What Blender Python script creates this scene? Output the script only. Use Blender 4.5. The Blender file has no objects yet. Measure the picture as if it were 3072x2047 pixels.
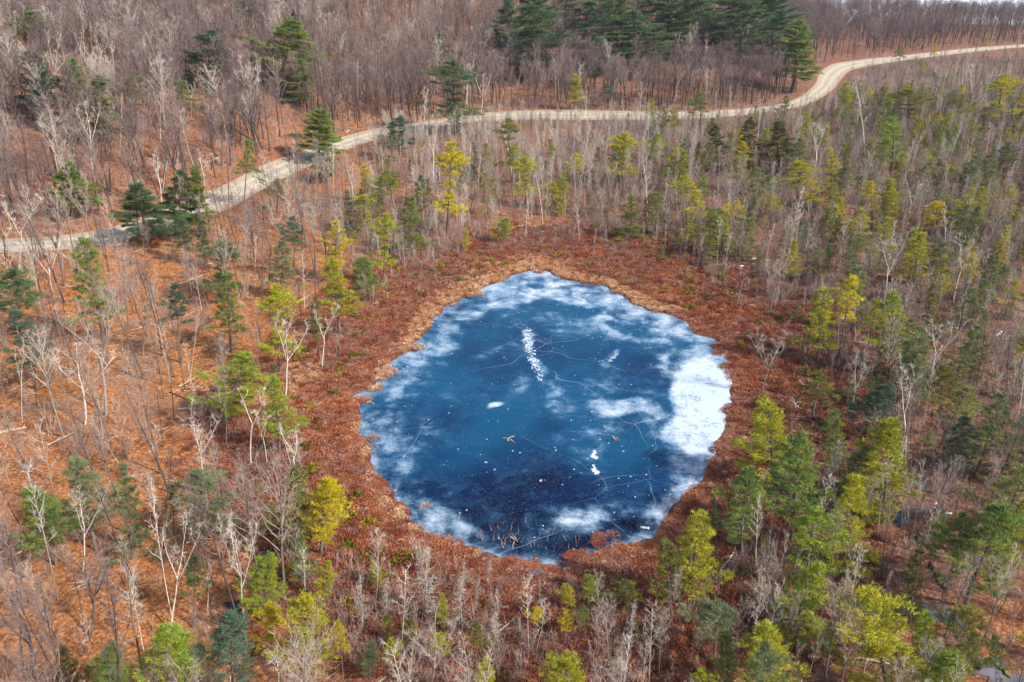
import bpy, bmesh, math, random
import numpy as np
from mathutils import Vector, Matrix, Quaternion

# ---------------------------------------------------------------- camera, world, sun, exposure
S = bpy.context.scene
C = S.collection
PITCH = math.radians(25.5); HCAM = 53.0; F = 2480.0      # focal length in pixels of the 3072 px wide frame
cam_d = bpy.data.cameras.new('camera'); cam = bpy.data.objects.new('camera', cam_d); C.objects.link(cam)
cam_d.sensor_width = 36.0; cam_d.lens = 36.0*F/3072.0; cam_d.clip_end = 9000; cam_d.clip_start = 0.5
cam.location = (0, 0, HCAM); cam.rotation_euler = (math.radians(90)-PITCH, 0, 0)
S.camera = cam
SUN_EL, SUN_AZ = math.radians(40), math.radians(118)     # azimuth clockwise from +Y (view direction)
w = bpy.data.worlds.new("World"); S.world = w; w.use_nodes = True
nt = w.node_tree; bg = nt.nodes['Background']; bg.inputs[1].default_value = 0.125
sky = nt.nodes.new('ShaderNodeTexSky'); sky.sky_type = 'NISHITA'; sky.sun_disc = False
sky.sun_elevation = SUN_EL; sky.sun_rotation = SUN_AZ; sky.air_density = 1.0; sky.dust_density = 3.0; sky.ozone_density = 1.0
nt.links.new(sky.outputs[0], bg.inputs[0])
sun_d = bpy.data.lights.new('sun', 'SUN'); sun = bpy.data.objects.new('sun', sun_d); C.objects.link(sun)
sun_d.energy = 3.5; sun_d.angle = math.radians(3.0); sun_d.color = (1.0, 0.93, 0.84)
sd = Vector((math.sin(SUN_AZ)*math.cos(SUN_EL), math.cos(SUN_AZ)*math.cos(SUN_EL), math.sin(SUN_EL)))
sun.rotation_euler = sd.to_track_quat('Z', 'Y').to_euler(); sun.location = (0, 0, 200)
S.view_settings.view_transform = 'Standard'; S.view_settings.look = 'None'
S.view_settings.exposure = 1.0; S.view_settings.gamma = 1.0
S.cycles.max_bounces = 4; S.cycles.diffuse_bounces = 2; S.cycles.glossy_bounces = 2

R = random.Random(7)
NR = np.random.RandomState(5)

# ---------------------------------------------------------------- numpy noise
def _hash(ix, iy, seed):
    n = (ix.astype(np.int64)*374761393 + iy.astype(np.int64)*668265263 + seed*1442695041) & 0xffffffff
    n = ((n ^ (n >> 13))*1274126177) & 0xffffffff
    return ((n ^ (n >> 16)) & 0xffff)/65535.0
def vnoise(x, y, seed=0):
    x = np.asarray(x, float); y = np.asarray(y, float)
    ix = np.floor(x); iy = np.floor(y); fx = x-ix; fy = y-iy
    fx = fx*fx*(3-2*fx); fy = fy*fy*(3-2*fy)
    a = _hash(ix, iy, seed); b = _hash(ix+1, iy, seed); c = _hash(ix, iy+1, seed); d = _hash(ix+1, iy+1, seed)
    return (a*(1-fx)+b*fx)*(1-fy) + (c*(1-fx)+d*fx)*fy
def fbm(x, y, seed=0, o=4):
    s = 0; a = .5; t = 0
    for k in range(o):
        s = s + a*vnoise(x*2**k+k*17.3, y*2**k-k*9.1, seed+k); t += a; a *= .5
    return s/t
def sstep(a, b, x):
    t = np.clip((x-a)/(b-a), 0, 1); return t*t*(3-2*t)

# ---------------------------------------------------------------- photograph pixels (2353 px wide overview) <-> ground
K = 3072/2353.0
ct, st = math.cos(PITCH), math.sin(PITCH)
def ray(X, Y):
    u = (X*K-1536)/F; v = (Y*K-1023.5)/F
    return np.array([u, ct-v*st, -st-v*ct])
def proj(x, y, z):
    dz = z-HCAM
    zc = y*ct - dz*st
    v = (-dz*ct - y*st)/zc
    return (x/zc*F+1536)/K, (v*F+1023.5)/K, zc

# pond outline
POND_PX = [(1235,632),(1255,622),(1290,640),(1340,650),(1380,655),(1430,685),(1490,712),(1560,730),(1600,765),(1640,780),(1665,830),(1700,870),(1690,900),(1685,945),(1665,985),(1645,1020),(1655,1045),(1620,1080),(1590,1110),(1560,1140),(1530,1190),(1505,1245),(1450,1250),(1400,1255),(1350,1280),(1300,1290),(1240,1293),(1200,1290),(1160,1285),(1110,1260),(1060,1245),(1010,1235),(960,1190),(925,1150),(880,1120),(855,1085),(850,1040),(840,1000),(820,985),(822,930),(820,915),(860,890),(870,850),(900,830),(960,790),(990,740),(1040,700),(1090,675),(1140,650),(1190,630),(1215,622)]
def flat(X, Y):
    d = ray(X, Y); t = HCAM/-d[2]; return d[0]*t, d[1]*t
POND = np.array([flat(a, b) for a, b in POND_PX])
def pond_sdf(x, y):      # >0 outside, metres
    x = np.asarray(x, float); y = np.asarray(y, float)
    best = np.full(x.shape, 1e9); inside = np.zeros(x.shape, bool)
    n = len(POND)
    for i in range(n):
        ax, ay = POND[i]; bx, by = POND[(i+1) % n]
        ex, ey = bx-ax, by-ay
        t = np.clip(((x-ax)*ex+(y-ay)*ey)/(ex*ex+ey*ey), 0, 1)
        d = (x-ax-t*ex)**2+(y-ay-t*ey)**2
        best = np.minimum(best, d)
        cr = ((ay > y) != (by > y)) & (x < (bx-ax)*(y-ay)/((by-ay) if by != ay else 1e-9)+ax)
        inside ^= cr
    d = np.sqrt(best); return np.where(inside, -d, d)

PCX, PCY = POND.mean(0)
def bogw_(x, y):        # width of the open shrub margin, widest behind the pond
    a = np.arctan2(np.asarray(y)-PCY, np.asarray(x)-PCX)
    return 1.0+9.5*np.clip(np.cos(a-1.25), 0, 1)**1.4
_rd = sorted(flat(a, b) for a, b in [(-190,573),(110,563),(330,520),(520,450),(700,365),(850,312),(1020,283),(1200,267),(1400,267),(1600,267),(1780,250),(1880,215),(1920,165),(2070,136),(2353,107)])
RX = np.array([-400]+[p[0] for p in _rd]+[600]); RY = np.array([_rd[0][1]-70]+[p[1] for p in _rd]+[_rd[-1][1]+60])
def splus(x, k): return k*np.logaddexp(0, np.asarray(x, float)/k)
def height(x, y, detail=True):
    x = np.asarray(x, float); y = np.asarray(y, float)
    A = .14-.115*sstep(40, 230, x)
    hill = A*splus(y-np.interp(x, RX, RY)-16, 10)
    hill = 46*np.tanh(hill/46)
    left = 10*np.tanh(.07*splus(-x-48, 10)/10)
    drop = .20*splus(y-640-.1*(x-200), 14)*sstep(270, 360, x)
    h = hill+left-np.minimum(drop, 45)
    if detail:
        road = np.abs(y-np.interp(x, RX, RY))
        h = h + (fbm(x/22, y/22, 3, 3)-.5)*1.6*sstep(9, 26, road)*sstep(8, 40, pond_sdf(x, y) if x.size < 400000 else 40.)
    return h
def ground(X, Y):        # overview pixel -> ground point
    d = ray(X, Y); o = np.array([0, 0, HCAM])
    t = np.arange(40, 1400, 1.0)
    px, py, pz = d[0]*t, d[1]*t, HCAM+d[2]*t
    below = pz < height(px, py)
    i = int(np.argmax(below)) if below.any() else len(t)-1
    a, b = t[i-1], t[i]
    for _ in range(12):
        m = (a+b)/2
        if HCAM+d[2]*m < float(height(np.array([d[0]*m]), np.array([d[1]*m]))[0]): b = m
        else: a = m
    return Vector((d[0]*b, d[1]*b, HCAM+d[2]*b))
def gh(x, y): return float(height(np.array([x]), np.array([y]))[0])

# ---------------------------------------------------------------- object helpers
def link(o, parent=None):
    C.objects.link(o)
    if parent: o.parent = parent
    return o
def mesh(name, v, f, mats, mi=None, smooth=False):
    m = bpy.data.meshes.new(name); m.from_pydata(v, [], f)
    for a in (mats if isinstance(mats, (list, tuple)) else [mats]): m.materials.append(a)
    if mi is not None: m.polygons.foreach_set('material_index', mi)
    if smooth: m.polygons.foreach_set('use_smooth', [True]*len(m.polygons))
    m.update(); return m
def tag(o, label=None, cat=None, group=None, kind=None):
    if label: o['label'] = label
    if cat: o['category'] = cat
    if group: o['group'] = group
    if kind: o['kind'] = kind
    return o
def obj(name, me, parent=None): return link(bpy.data.objects.new(name, me), parent)

# ---------------------------------------------------------------- materials
def mat(name):
    m = bpy.data.materials.new(name); m.use_nodes = True
    return m, m.node_tree, m.node_tree.nodes['Principled BSDF']
def N(t, kind, **kw):
    n = t.nodes.new(kind)
    for k, v in kw.items():
        if k.startswith('i_'):
            key = k[2:]; n.inputs[int(key) if key.isdigit() else key].default_value = v
        else: setattr(n, k, v)
    return n
def noise(t, scale, detail=4, rough=.55, vec=None, dist=0):
    n = N(t, 'ShaderNodeTexNoise'); n.inputs['Scale'].default_value = scale; n.inputs['Detail'].default_value = detail
    n.inputs['Roughness'].default_value = rough; n.inputs['Distortion'].default_value = dist
    if vec: t.links.new(vec, n.inputs['Vector'])
    return n.outputs['Fac']
def ramp(t, fac, stops):
    r = N(t, 'ShaderNodeValToRGB'); e = r.color_ramp.elements
    while len(e) < len(stops): e.new(.5)
    for i, (p, c) in enumerate(stops): e[i].position = p; e[i].color = (*c, 1) if len(c) == 3 else c
    t.links.new(fac, r.inputs[0]); return r.outputs[0]
def mix(t, fac, a, b, mode='MIX'):
    n = N(t, 'ShaderNodeMix', data_type='RGBA', blend_type=mode)
    for s, v in ((0, fac), (6, a), (7, b)):
        if hasattr(v, 'is_output'): t.links.new(v, n.inputs[s])
        elif s == 0: n.inputs[0].default_value = v
        else: n.inputs[s].default_value = (*v, 1)
    return n.outputs[2]
def mathn(t, op, a, b=None, clamp=False):
    n = N(t, 'ShaderNodeMath', operation=op, use_clamp=clamp)
    for i, v in enumerate((a, b)):
        if v is None: continue
        if hasattr(v, 'is_output'): t.links.new(v, n.inputs[i])
        else: n.inputs[i].default_value = v
    return n.outputs[0]
def attr(t, name, typ='GEOMETRY', out='Fac'):
    a = N(t, 'ShaderNodeAttribute', attribute_name=name, attribute_type=typ); return a.outputs[out]
def worldpos(t):
    g = N(t, 'ShaderNodeNewGeometry'); return g.outputs['Position']

def mat_ground():
    m, t, p = mat('forest_floor'); P = worldpos(t)
    leaf = noise(t, 2.6, 6, .85, P); big = noise(t, .09, 4, .6, P); mid = noise(t, .6, 4, .65, P)
    orange = ramp(t, leaf, [(.34, (.055, .020, .010)), (.44, (.21, .075, .026)), (.54, (.42, .165, .052)), (.64, (.56, .31, .14))])
    purple = ramp(t, leaf, [(.34, (.030, .014, .013)), (.44, (.095, .042, .032)), (.55, (.18, .083, .060)), (.66, (.34, .21, .16))])
    oz = attr(t, 'orange')
    fac = mathn(t, 'ADD', oz, mathn(t, 'MULTIPLY', mathn(t, 'SUBTRACT', big, .5), 1.2), True)
    c = mix(t, fac, purple, orange)
    bogc = ramp(t, leaf, [(.3, (.045, .018, .014)), (.5, (.14, .05, .033)), (.72, (.30, .15, .10))])
    c = mix(t, attr(t, 'bog'), c, bogc)
    dk = ramp(t, mid, [(.34, (.45, .40, .42)), (.55, (1, 1, 1))])
    c = mix(t, .8, c, dk, 'MULTIPLY')
    fl = noise(t, 1.3, 6, .85, P)
    c = mix(t, ramp(t, fl, [(.55, (0, 0, 0)), (.64, (.6, .6, .6))]), c, (.50, .31, .17))
    c = mix(t, ramp(t, noise(t, .16, 5, .7, P), [(.50, (0, 0, 0)), (.66, (.6, .6, .6))]), c, mix(t, leaf, (.05, .03, .02), (.30, .20, .15)))
    t.links.new(c, p.inputs['Base Color']); p.inputs['Roughness'].default_value = .9
    p.inputs['Specular IOR Level'].default_value = .15
    b = N(t, 'ShaderNodeBump', i_Strength=.8, i_Distance=.25); t.links.new(leaf, b.inputs['Height']); t.links.new(b.outputs[0], p.inputs['Normal'])
    return m
def mat_road():
    m, t, p = mat('pale_gravel'); P = worldpos(t)
    a = noise(t, .35, 5, .6, P); f = noise(t, 6, 3, .6, P)
    c = ramp(t, a, [(.3, (.25, .215, .16)), (.6, (.36, .315, .24))])
    c = mix(t, .5, c, ramp(t, f, [(.3, (.75, .73, .7)), (.7, (1, 1, 1))]), 'MULTIPLY')
    c = mix(t, mathn(t, 'MULTIPLY', attr(t, 'rut'), .55), c, (.50, .45, .36))
    e = attr(t, 'edge')          # 1 in the worn wheel lines' verge
    ed = mathn(t, 'ADD', e, mathn(t, 'MULTIPLY', mathn(t, 'SUBTRACT', noise(t, .9, 4, .6, P), .5), .9), True)
    c = mix(t, ed, c, (.30, .19, .12))
    t.links.new(c, p.inputs['Base Color']); p.inputs['Roughness'].default_value = .95
    return m
def mat_bark(name, c0, c1, spec=.2):
    m, t, p = mat(name); tc = N(t, 'ShaderNodeTexCoord')
    n = noise(t, 1.8, 4, .6, tc.outputs['Object'])
    oi = N(t, 'ShaderNodeObjectInfo')
    c = ramp(t, n, [(.3, c0), (.65, c1)])
    c = mix(t, mathn(t, 'MULTIPLY', oi.outputs['Random'], .6), c, ramp(t, n, [(.3, tuple(x*.45 for x in c0)), (.7, tuple(x*.6 for x in c1))]))
    t.links.new(c, p.inputs['Base Color']); p.inputs['Roughness'].default_value = .85; p.inputs['Specular IOR Level'].default_value = spec
    return m
def mat_twig():
    m, t, p = mat('twig_bark')
    tone = attr(t, 'tone', 'INSTANCER')
    oi = N(t, 'ShaderNodeObjectInfo')
    v = mathn(t, 'ADD', tone, mathn(t, 'MULTIPLY', mathn(t, 'SUBTRACT', oi.outputs['Random'], .5), .30), True)
    c = ramp(t, v, [(0, (.10, .076, .082)), (.25, (.185, .135, .125)), (.5, (.29, .235, .205)), (.75, (.38, .345, .30)), (1, (.52, .48, .42))])
    t.links.new(c, p.inputs['Base Color']); p.inputs['Roughness'].default_value = .8; p.inputs['Specular IOR Level'].default_value = .15
    return m
def mat_trunk():
    m, t, p = mat('grey_trunk_bark')
    tone = attr(t, 'tone', 'INSTANCER')
    tc = N(t, 'ShaderNodeTexCoord'); n = noise(t, 1.5, 4, .6, tc.outputs['Object'])
    c = ramp(t, tone, [(0, (.05, .036, .034)), (.3, (.10, .07, .06)), (.6, (.21, .17, .14)), (1, (.58, .53, .45))])
    c = mix(t, .55, c, ramp(t, n, [(.35, (.4, .4, .4)), (.65, (1, 1, 1))]), 'MULTIPLY')
    t.links.new(c, p.inputs['Base Color']); p.inputs['Roughness'].default_value = .85; p.inputs['Specular IOR Level'].default_value = .15
    return m
def mat_birch(name='white_birch_bark'):
    m, t, p = mat(name); tc = N(t, 'ShaderNodeTexCoord')
    mp = N(t, 'ShaderNodeMapping'); mp.inputs['Scale'].default_value = (1, 1, 4); t.links.new(tc.outputs['Object'], mp.inputs[0])
    n = noise(t, 1.6, 4, .6, mp.outputs[0])
    c = ramp(t, n, [(.30, (.20, .17, .14)), (.45, (.52, .48, .42)), (.62, (.62, .59, .53))])
    t.links.new(c, p.inputs['Base Color']); p.inputs['Roughness'].default_value = .7
    return m
def mat_needles():
    m, t, p = mat('pine_needles'); oi = N(t, 'ShaderNodeObjectInfo'); tc = N(t, 'ShaderNodeTexCoord')
    n = noise(t, .55, 3, .6, tc.outputs['Object']); f = noise(t, 3.5, 3, .6, tc.outputs['Object'])
    col = oi.outputs['Color']
    al = oi.outputs['Alpha']     # how far the older needles have turned yellow
    yl = mathn(t, 'MULTIPLY', ramp(t, n, [(.42, (0, 0, 0)), (.62, (1, 1, 1))]), al)
    c = mix(t, yl, col, (.46, .35, .014))
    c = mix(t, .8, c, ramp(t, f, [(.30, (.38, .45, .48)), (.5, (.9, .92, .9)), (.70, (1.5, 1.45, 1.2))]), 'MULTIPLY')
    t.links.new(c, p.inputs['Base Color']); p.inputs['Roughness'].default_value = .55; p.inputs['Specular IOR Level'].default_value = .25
    tr = N(t, 'ShaderNodeBsdfTranslucent'); t.links.new(c, tr.inputs[0])
    ms = N(t, 'ShaderNodeMixShader'); ms.inputs[0].default_value = .28
    t.links.new(p.outputs[0], ms.inputs[1]); t.links.new(tr.outputs[0], ms.inputs[2])
    t.links.new(ms.outputs[0], t.nodes['Material Output'].inputs[0])
    return m
def mat_tuft(name, stops, zn=.12, grey=None):
    m, t, p = mat(name); oi = N(t, 'ShaderNodeObjectInfo'); P = worldpos(t)
    a = mathn(t, 'ADD', mathn(t, 'MULTIPLY', oi.outputs['Random'], .62), mathn(t, 'MULTIPLY', noise(t, zn, 5, .7, P), 1.0))
    c = ramp(t, mathn(t, 'SUBTRACT', a, .25), stops)
    if grey: c = mix(t, ramp(t, mathn(t, 'ADD', mathn(t, 'MULTIPLY', oi.outputs['Random'], .35), noise(t, .05, 4, .6, P)), [(.62, (0, 0, 0)), (.80, (.75, .75, .75))]), c, grey)
    tc = N(t, 'ShaderNodeTexCoord'); sz = N(t, 'ShaderNodeSeparateXYZ')
    c = mix(t, .55, c, ramp(t, noise(t, 5, 2, .5, tc.outputs['Object']), [(.35, (.35, .32, .32)), (.6, (1.15, 1.12, 1.1))]), 'MULTIPLY')
    t.links.new(c, p.inputs['Base Color']); p.inputs['Roughness'].default_value = .85; p.inputs['Specular IOR Level'].default_value = .1
    return m
def mat_ice():
    m, t, p = mat('pond_ice'); P = worldpos(t)
    frost = attr(t, 'frost'); deep = attr(t, 'deep'); spark = attr(t, 'spark')
    n1 = noise(t, .45, 7, .68, P, .3); n2 = noise(t, 2.6, 5, .7, P); n3 = noise(t, .10, 4, .55, P)
    blue = ramp(t, deep, [(0, (.0006, .003, .020)), (.35, (.0008, .011, .046)), (.7, (.0012, .028, .082)), (1, (.002, .048, .112))])
    # frosted bloom in the ice
    vp = N(t, 'ShaderNodeTexVoronoi', feature='SMOOTH_F1'); vp.inputs['Scale'].default_value = .42; vp.inputs['Smoothness'].default_value = .4
    vd = N(t, 'ShaderNodeVectorMath', operation='MULTIPLY_ADD'); nzc = N(t, 'ShaderNodeTexNoise'); nzc.inputs['Scale'].default_value = .8; t.links.new(P, nzc.inputs['Vector'])
    t.links.new(nzc.outputs['Color'], vd.inputs[0]); vd.inputs[1].default_value = (2.2, 2.2, 2.2); t.links.new(P, vd.inputs[2]); t.links.new(vd.outputs[0], vp.inputs['Vector'])
    plate = mathn(t, 'MULTIPLY', mathn(t, 'SUBTRACT', .42, vp.outputs['Distance']), mathn(t, 'MULTIPLY', mathn(t, 'MULTIPLY', frost, mathn(t, 'SUBTRACT', 1.05, frost)), 2.0))
    fv = mathn(t, 'ADD', frost, mathn(t, 'MULTIPLY', mathn(t, 'SUBTRACT', n1, .5), mathn(t, 'ADD', .80, mathn(t, 'MULTIPLY', frost, .75))))
    fv = mathn(t, 'ADD', fv, mathn(t, 'MULTIPLY', mathn(t, 'SUBTRACT', n3, .47), .85))
    fv = mathn(t, 'ADD', fv, mathn(t, 'MULTIPLY', mathn(t, 'SUBTRACT', n2, .5), mathn(t, 'ADD', .30, mathn(t, 'MULTIPLY', frost, .75))))
    fv = mathn(t, 'ADD', fv, plate)
    fv = mathn(t, 'ADD', fv, mathn(t, 'MULTIPLY', mathn(t, 'SUBTRACT', noise(t, .23, 8, .66, P, .8), .47), .85))
    fv = mathn(t, 'MULTIPLY', fv, 1.0, True)
    c = mix(t, ramp(t, fv, [(.06, (0, 0, 0)), (.40, (.36, .34, .34)), (.72, (.72, .72, .72)), (1, (1, 1, 1))]), blue, ramp(t, fv, [(.22, (.018, .10, .21)), (.55, (.19, .30, .42)), (.86, (.32, .395, .49)), (1, (.40, .465, .54))]))
    c = mix(t, ramp(t, noise(t, 7, 3, .8, P), [(.56, (0, 0, 0)), (.72, (.35, .35, .35))]), c, (.22, .34, .46))
    # trapped bubbles
    vo = N(t, 'ShaderNodeTexVoronoi'); vo.inputs['Scale'].default_value = .9; t.links.new(P, vo.inputs['Vector'])
    dots = ramp(t, vo.outputs['Distance'], [(.05, (1, 1, 1)), (.10, (0, 0, 0))])
    dsel = ramp(t, noise(t, .35, 3, .6, P), [(.42, (0, 0, 0)), (.55, (.8, .8, .8))])
    c = mix(t, mathn(t, 'MULTIPLY', dots, dsel), c, (.62, .72, .82))
    vo2 = N(t, 'ShaderNodeTexVoronoi'); vo2.inputs['Scale'].default_value = 2.4; t.links.new(P, vo2.inputs['Vector'])
    d2 = ramp(t, vo2.outputs['Distance'], [(.06, (.5, .5, .5)), (.13, (0, 0, 0))])
    c = mix(t, mathn(t, 'MULTIPLY', d2, ramp(t, noise(t, .22, 3, .6, P), [(.48, (0, 0, 0)), (.6, (1, 1, 1))])), c, (.5, .62, .75))
    # cracks
    for sc, off in ((.045, 0), (.085, 31)):
        mp = N(t, 'ShaderNodeMapping'); mp.inputs['Location'].default_value = (off, off, 0); t.links.new(P, mp.inputs[0])
        nz = N(t, 'ShaderNodeTexNoise'); nz.inputs['Scale'].default_value = .08; t.links.new(mp.outputs[0], nz.inputs['Vector'])
        ad = N(t, 'ShaderNodeMix', data_type='VECTOR', i_0=.5)
        vm = N(t, 'ShaderNodeVectorMath', operation='MULTIPLY_ADD'); t.links.new(nz.outputs['Color'], vm.inputs[0]); vm.inputs[1].default_value = (9, 9, 9); t.links.new(mp.outputs[0], vm.inputs[2])
        v3 = N(t, 'ShaderNodeTexVoronoi', feature='DISTANCE_TO_EDGE'); v3.inputs['Scale'].default_value = sc; t.links.new(vm.outputs[0], v3.inputs['Vector'])
        ck = ramp(t, v3.outputs['Distance'], [(0, (.20, .20, .20)), (.032*sc+.0004, (0, 0, 0))])
        ck = mathn(t, 'MULTIPLY', ck, ramp(t, noise(t, .06, 2, .5, mp.outputs[0]), [(.45, (0, 0, 0)), (.55, (1, 1, 1))]))
        c = mix(t, ck, c, (.45, .60, .72))
    # loose rime flakes
    sv = N(t, 'ShaderNodeTexVoronoi'); sv.inputs['Scale'].default_value = 5.0; t.links.new(P, sv.inputs['Vector'])
    sx = N(t, 'ShaderNodeSeparateColor'); t.links.new(sv.outputs['Color'], sx.inputs[0])
    sp = mathn(t, 'GREATER_THAN', mathn(t, 'ADD', mathn(t, 'MULTIPLY', spark, 1.0), mathn(t, 'MULTIPLY', sx.outputs[0], .9)), 1.13)
    sp = mathn(t, 'MULTIPLY', sp, mathn(t, 'GREATER_THAN', spark, .05))
    c = mix(t, mathn(t, 'MULTIPLY', sp, .75), c, (.58, .64, .72))
    t.links.new(c, p.inputs['Base Color'])
    rg = ramp(t, fv, [(0, (.16, .16, .16)), (.5, (.6, .6, .6))]); t.links.new(rg, p.inputs['Roughness'])
    p.inputs['Specular IOR Level'].default_value = .22; p.inputs['IOR'].default_value = 1.31
    b = N(t, 'ShaderNodeBump', i_Strength=.25, i_Distance=.05); t.links.new(n2, b.inputs['Height']); t.links.new(b.outputs[0], p.inputs['Normal'])
    return m
def mat_plain(name, col, rough=.8, var=.35, scale=4):
    m, t, p = mat(name); tc = N(t, 'ShaderNodeTexCoord')
    n = noise(t, scale, 4, .6, tc.outputs['Object'])
    c = ramp(t, n, [(.3, tuple(x*(1-var) for x in col)), (.7, tuple(min(1, x*(1+var*.5)) for x in col))])
    t.links.new(c, p.inputs['Base Color']); p.inputs['Roughness'].default_value = rough; return m
M = dict(ground=mat_ground(), road=mat_road(), twig=mat_twig(), trunk=mat_trunk(), birch=mat_birch(), needles=mat_needles(), ice=mat_ice(),
    pinebark=mat_bark('pine_bark', (.09, .07, .06), (.20, .16, .14)),
    lichen=mat_bark('lichen_grey_wood', (.22, .20, .17), (.40, .38, .33)),
    heath=mat_tuft('leatherleaf_shrub', [(.12, (.11, .028, .018)), (.34, (.22, .062, .032)), (.55, (.38, .125, .058)), (.8, (.52, .24, .12))], .35, (.27, .155, .135)),
    sedge=mat_tuft('dry_sedge', [(.2, (.38, .17, .075)), (.5, (.54, .29, .15)), (.8, (.66, .45, .27))]),
    brush=mat_tuft('purple_brown_brush', [(.15, (.14, .09, .09)), (.45, (.26, .18, .165)), (.8, (.44, .36, .32))]),
    green=mat_tuft('low_green_shrub', [(.2, (.06, .07, .012)), (.5, (.14, .13, .015)), (.8, (.28, .22, .02))], .3),
    snow=mat_plain('snow', (.86, .88, .92), .6, .08), water=mat_plain('dark_pool_water', (.012, .010, .016), .12, .4, .6),
    greyice=mat_plain('grey_puddle_ice', (.12, .115, .14), .3, .5, .5), lake=mat_plain('far_lake_ice', (.58, .62, .70), .5, .12, .02))

# ---------------------------------------------------------------- ground sheet
def axis(lo, hi, step, far):
    a = [lo]; s = step
    while a[-1] > -far: s *= 1.25; a.append(a[-1]-s)
    a = a[::-1]; core = list(np.arange(lo+step, hi, step)); a += core; s = step
    while a[-1] < far: s *= 1.05; a.append(a[-1]+s)
    return np.array(a)
def grid_mesh(name, xs, ys, Z, material, attrs={}):
    nx, ny = len(xs), len(ys)
    X, Y = np.meshgrid(xs, ys)
    co = np.stack([X, Y, Z], -1).reshape(-1, 3).astype(np.float32)
    i = np.arange((nx-1)*(ny-1)); r = i//(nx-1); c = i % (nx-1); a = r*nx+c
    q = np.stack([a, a+1, a+nx+1, a+nx], -1).astype(np.int32)
    m = bpy.data.meshes.new(name); m.vertices.add(len(co)); m.vertices.foreach_set('co', co.ravel())
    m.loops.add(q.size); m.loops.foreach_set('vertex_index', q.ravel())
    m.polygons.add(len(q)); m.polygons.foreach_set('loop_start', np.arange(0, q.size, 4, dtype=np.int32))
    m.polygons.foreach_set('use_smooth', np.ones(len(q), bool))
    for k, v in attrs.items():
        at = m.attributes.new(k, 'FLOAT', 'POINT'); at.data.foreach_set('value', v.reshape(-1).astype(np.float32))
    m.materials.append(material); m.update(calc_edges=True); return m
xs = axis(-170, 250, 1.0, 3500); ys = axis(22, 330, 1.0, 4500)
ys = ys[ys > -400]; 
X, Y = np.meshgrid(xs, ys)
sd_ = pond_sdf(X, Y)
road_d = np.abs(Y-np.interp(X, RX, RY))
Z = height(X, Y, False) + (fbm(X/22, Y/22, 3, 3)-.5)*1.6*sstep(9, 26, road_d)*sstep(8, 40, sd_)
shore = sd_ + (fbm(X/5, Y/5, 11, 4)-.5)*2.4 + (vnoise(X/1.3, Y/1.3, 21)-.5)*1.2
# the pond bed and the hummocky margin
bed = np.clip(shore*.12, -.5, .10) + np.where(shore > 0, .04*vnoise(X/2, Y/2, 5), 0)
bogw = 1-sstep(6, 20, sd_)
Z = np.where(sd_ < 22, bed*bogw + (Z)*(1-bogw)+.14*(1-bogw), Z+.14)
px_, py_, zc_ = proj(X, Y, Z)
orange = sstep(1150, 700, px_ + .0*py_)*sstep(380, 620, py_)*.95
orange = np.maximum(orange, sstep(1500, 1100, py_ - (px_-1500)*.0)*0)
orange = np.maximum(orange, .85*sstep(150, 20, np.hypot((px_-790), (py_-400)*1.1)))
orange = np.maximum(orange, .60*sstep(2050, 2350, px_)*sstep(1050, 1250, py_))
orange = np.maximum(orange, .8*sstep(120, 0, px_)*sstep(330, 100, py_))
orange = np.maximum(orange, .42*(px_ < 1300)*sstep(100, 330, py_))
orange = np.maximum(orange, .15)
bog = 1-sstep(8, 20, sd_-bogw_(X, Y)+ (fbm(X/9, Y/9, 8)-.5)*14)
me = grid_mesh('forest_floor', xs, ys, Z, M['ground'], {'orange': orange, 'bog': bog})
g = obj('ground', me); g['kind'] = 'structure'

# pond ice -----------------------------------------------------------------
pmin = POND.min(0)-2.5; pmax = POND.max(0)+2.5
ix = np.arange(pmin[0], pmax[0], .25); iy = np.arange(pmin[1], pmax[1], .25)
IX, IY = np.meshgrid(ix, iy)
PX, PY, _ = proj(IX, IY, 0*IX)
isd = pond_sdf(IX, IY)
wob = (fbm(IX/6, IY/6, 41)-.5); wob2 = (fbm(IX/6, IY/6, 51)-.5)
QX = PX+wob*60; QY = PY+wob2*50
def blob(x, y, rx, ry, a, ang=0, soft=.35):
    c, s = math.cos(math.radians(ang)), math.sin(math.radians(ang))
    dx, dy = QX-x, QY-y
    u = (dx*c+dy*s)/rx; v = (-dx*s+dy*c)/ry
    return a*(1-sstep(1-soft, 1+soft, np.hypot(u, v)))
frost = .48*np.exp(np.minimum(0, isd)/(3.4-2.2*sstep(1150, 1240, PY)*(PX > 1020)))
frost = np.maximum(frost, .62*sstep(770, 640, QY)*(.55+.9*fbm(IX/4, IY/4, 61)))
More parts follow.
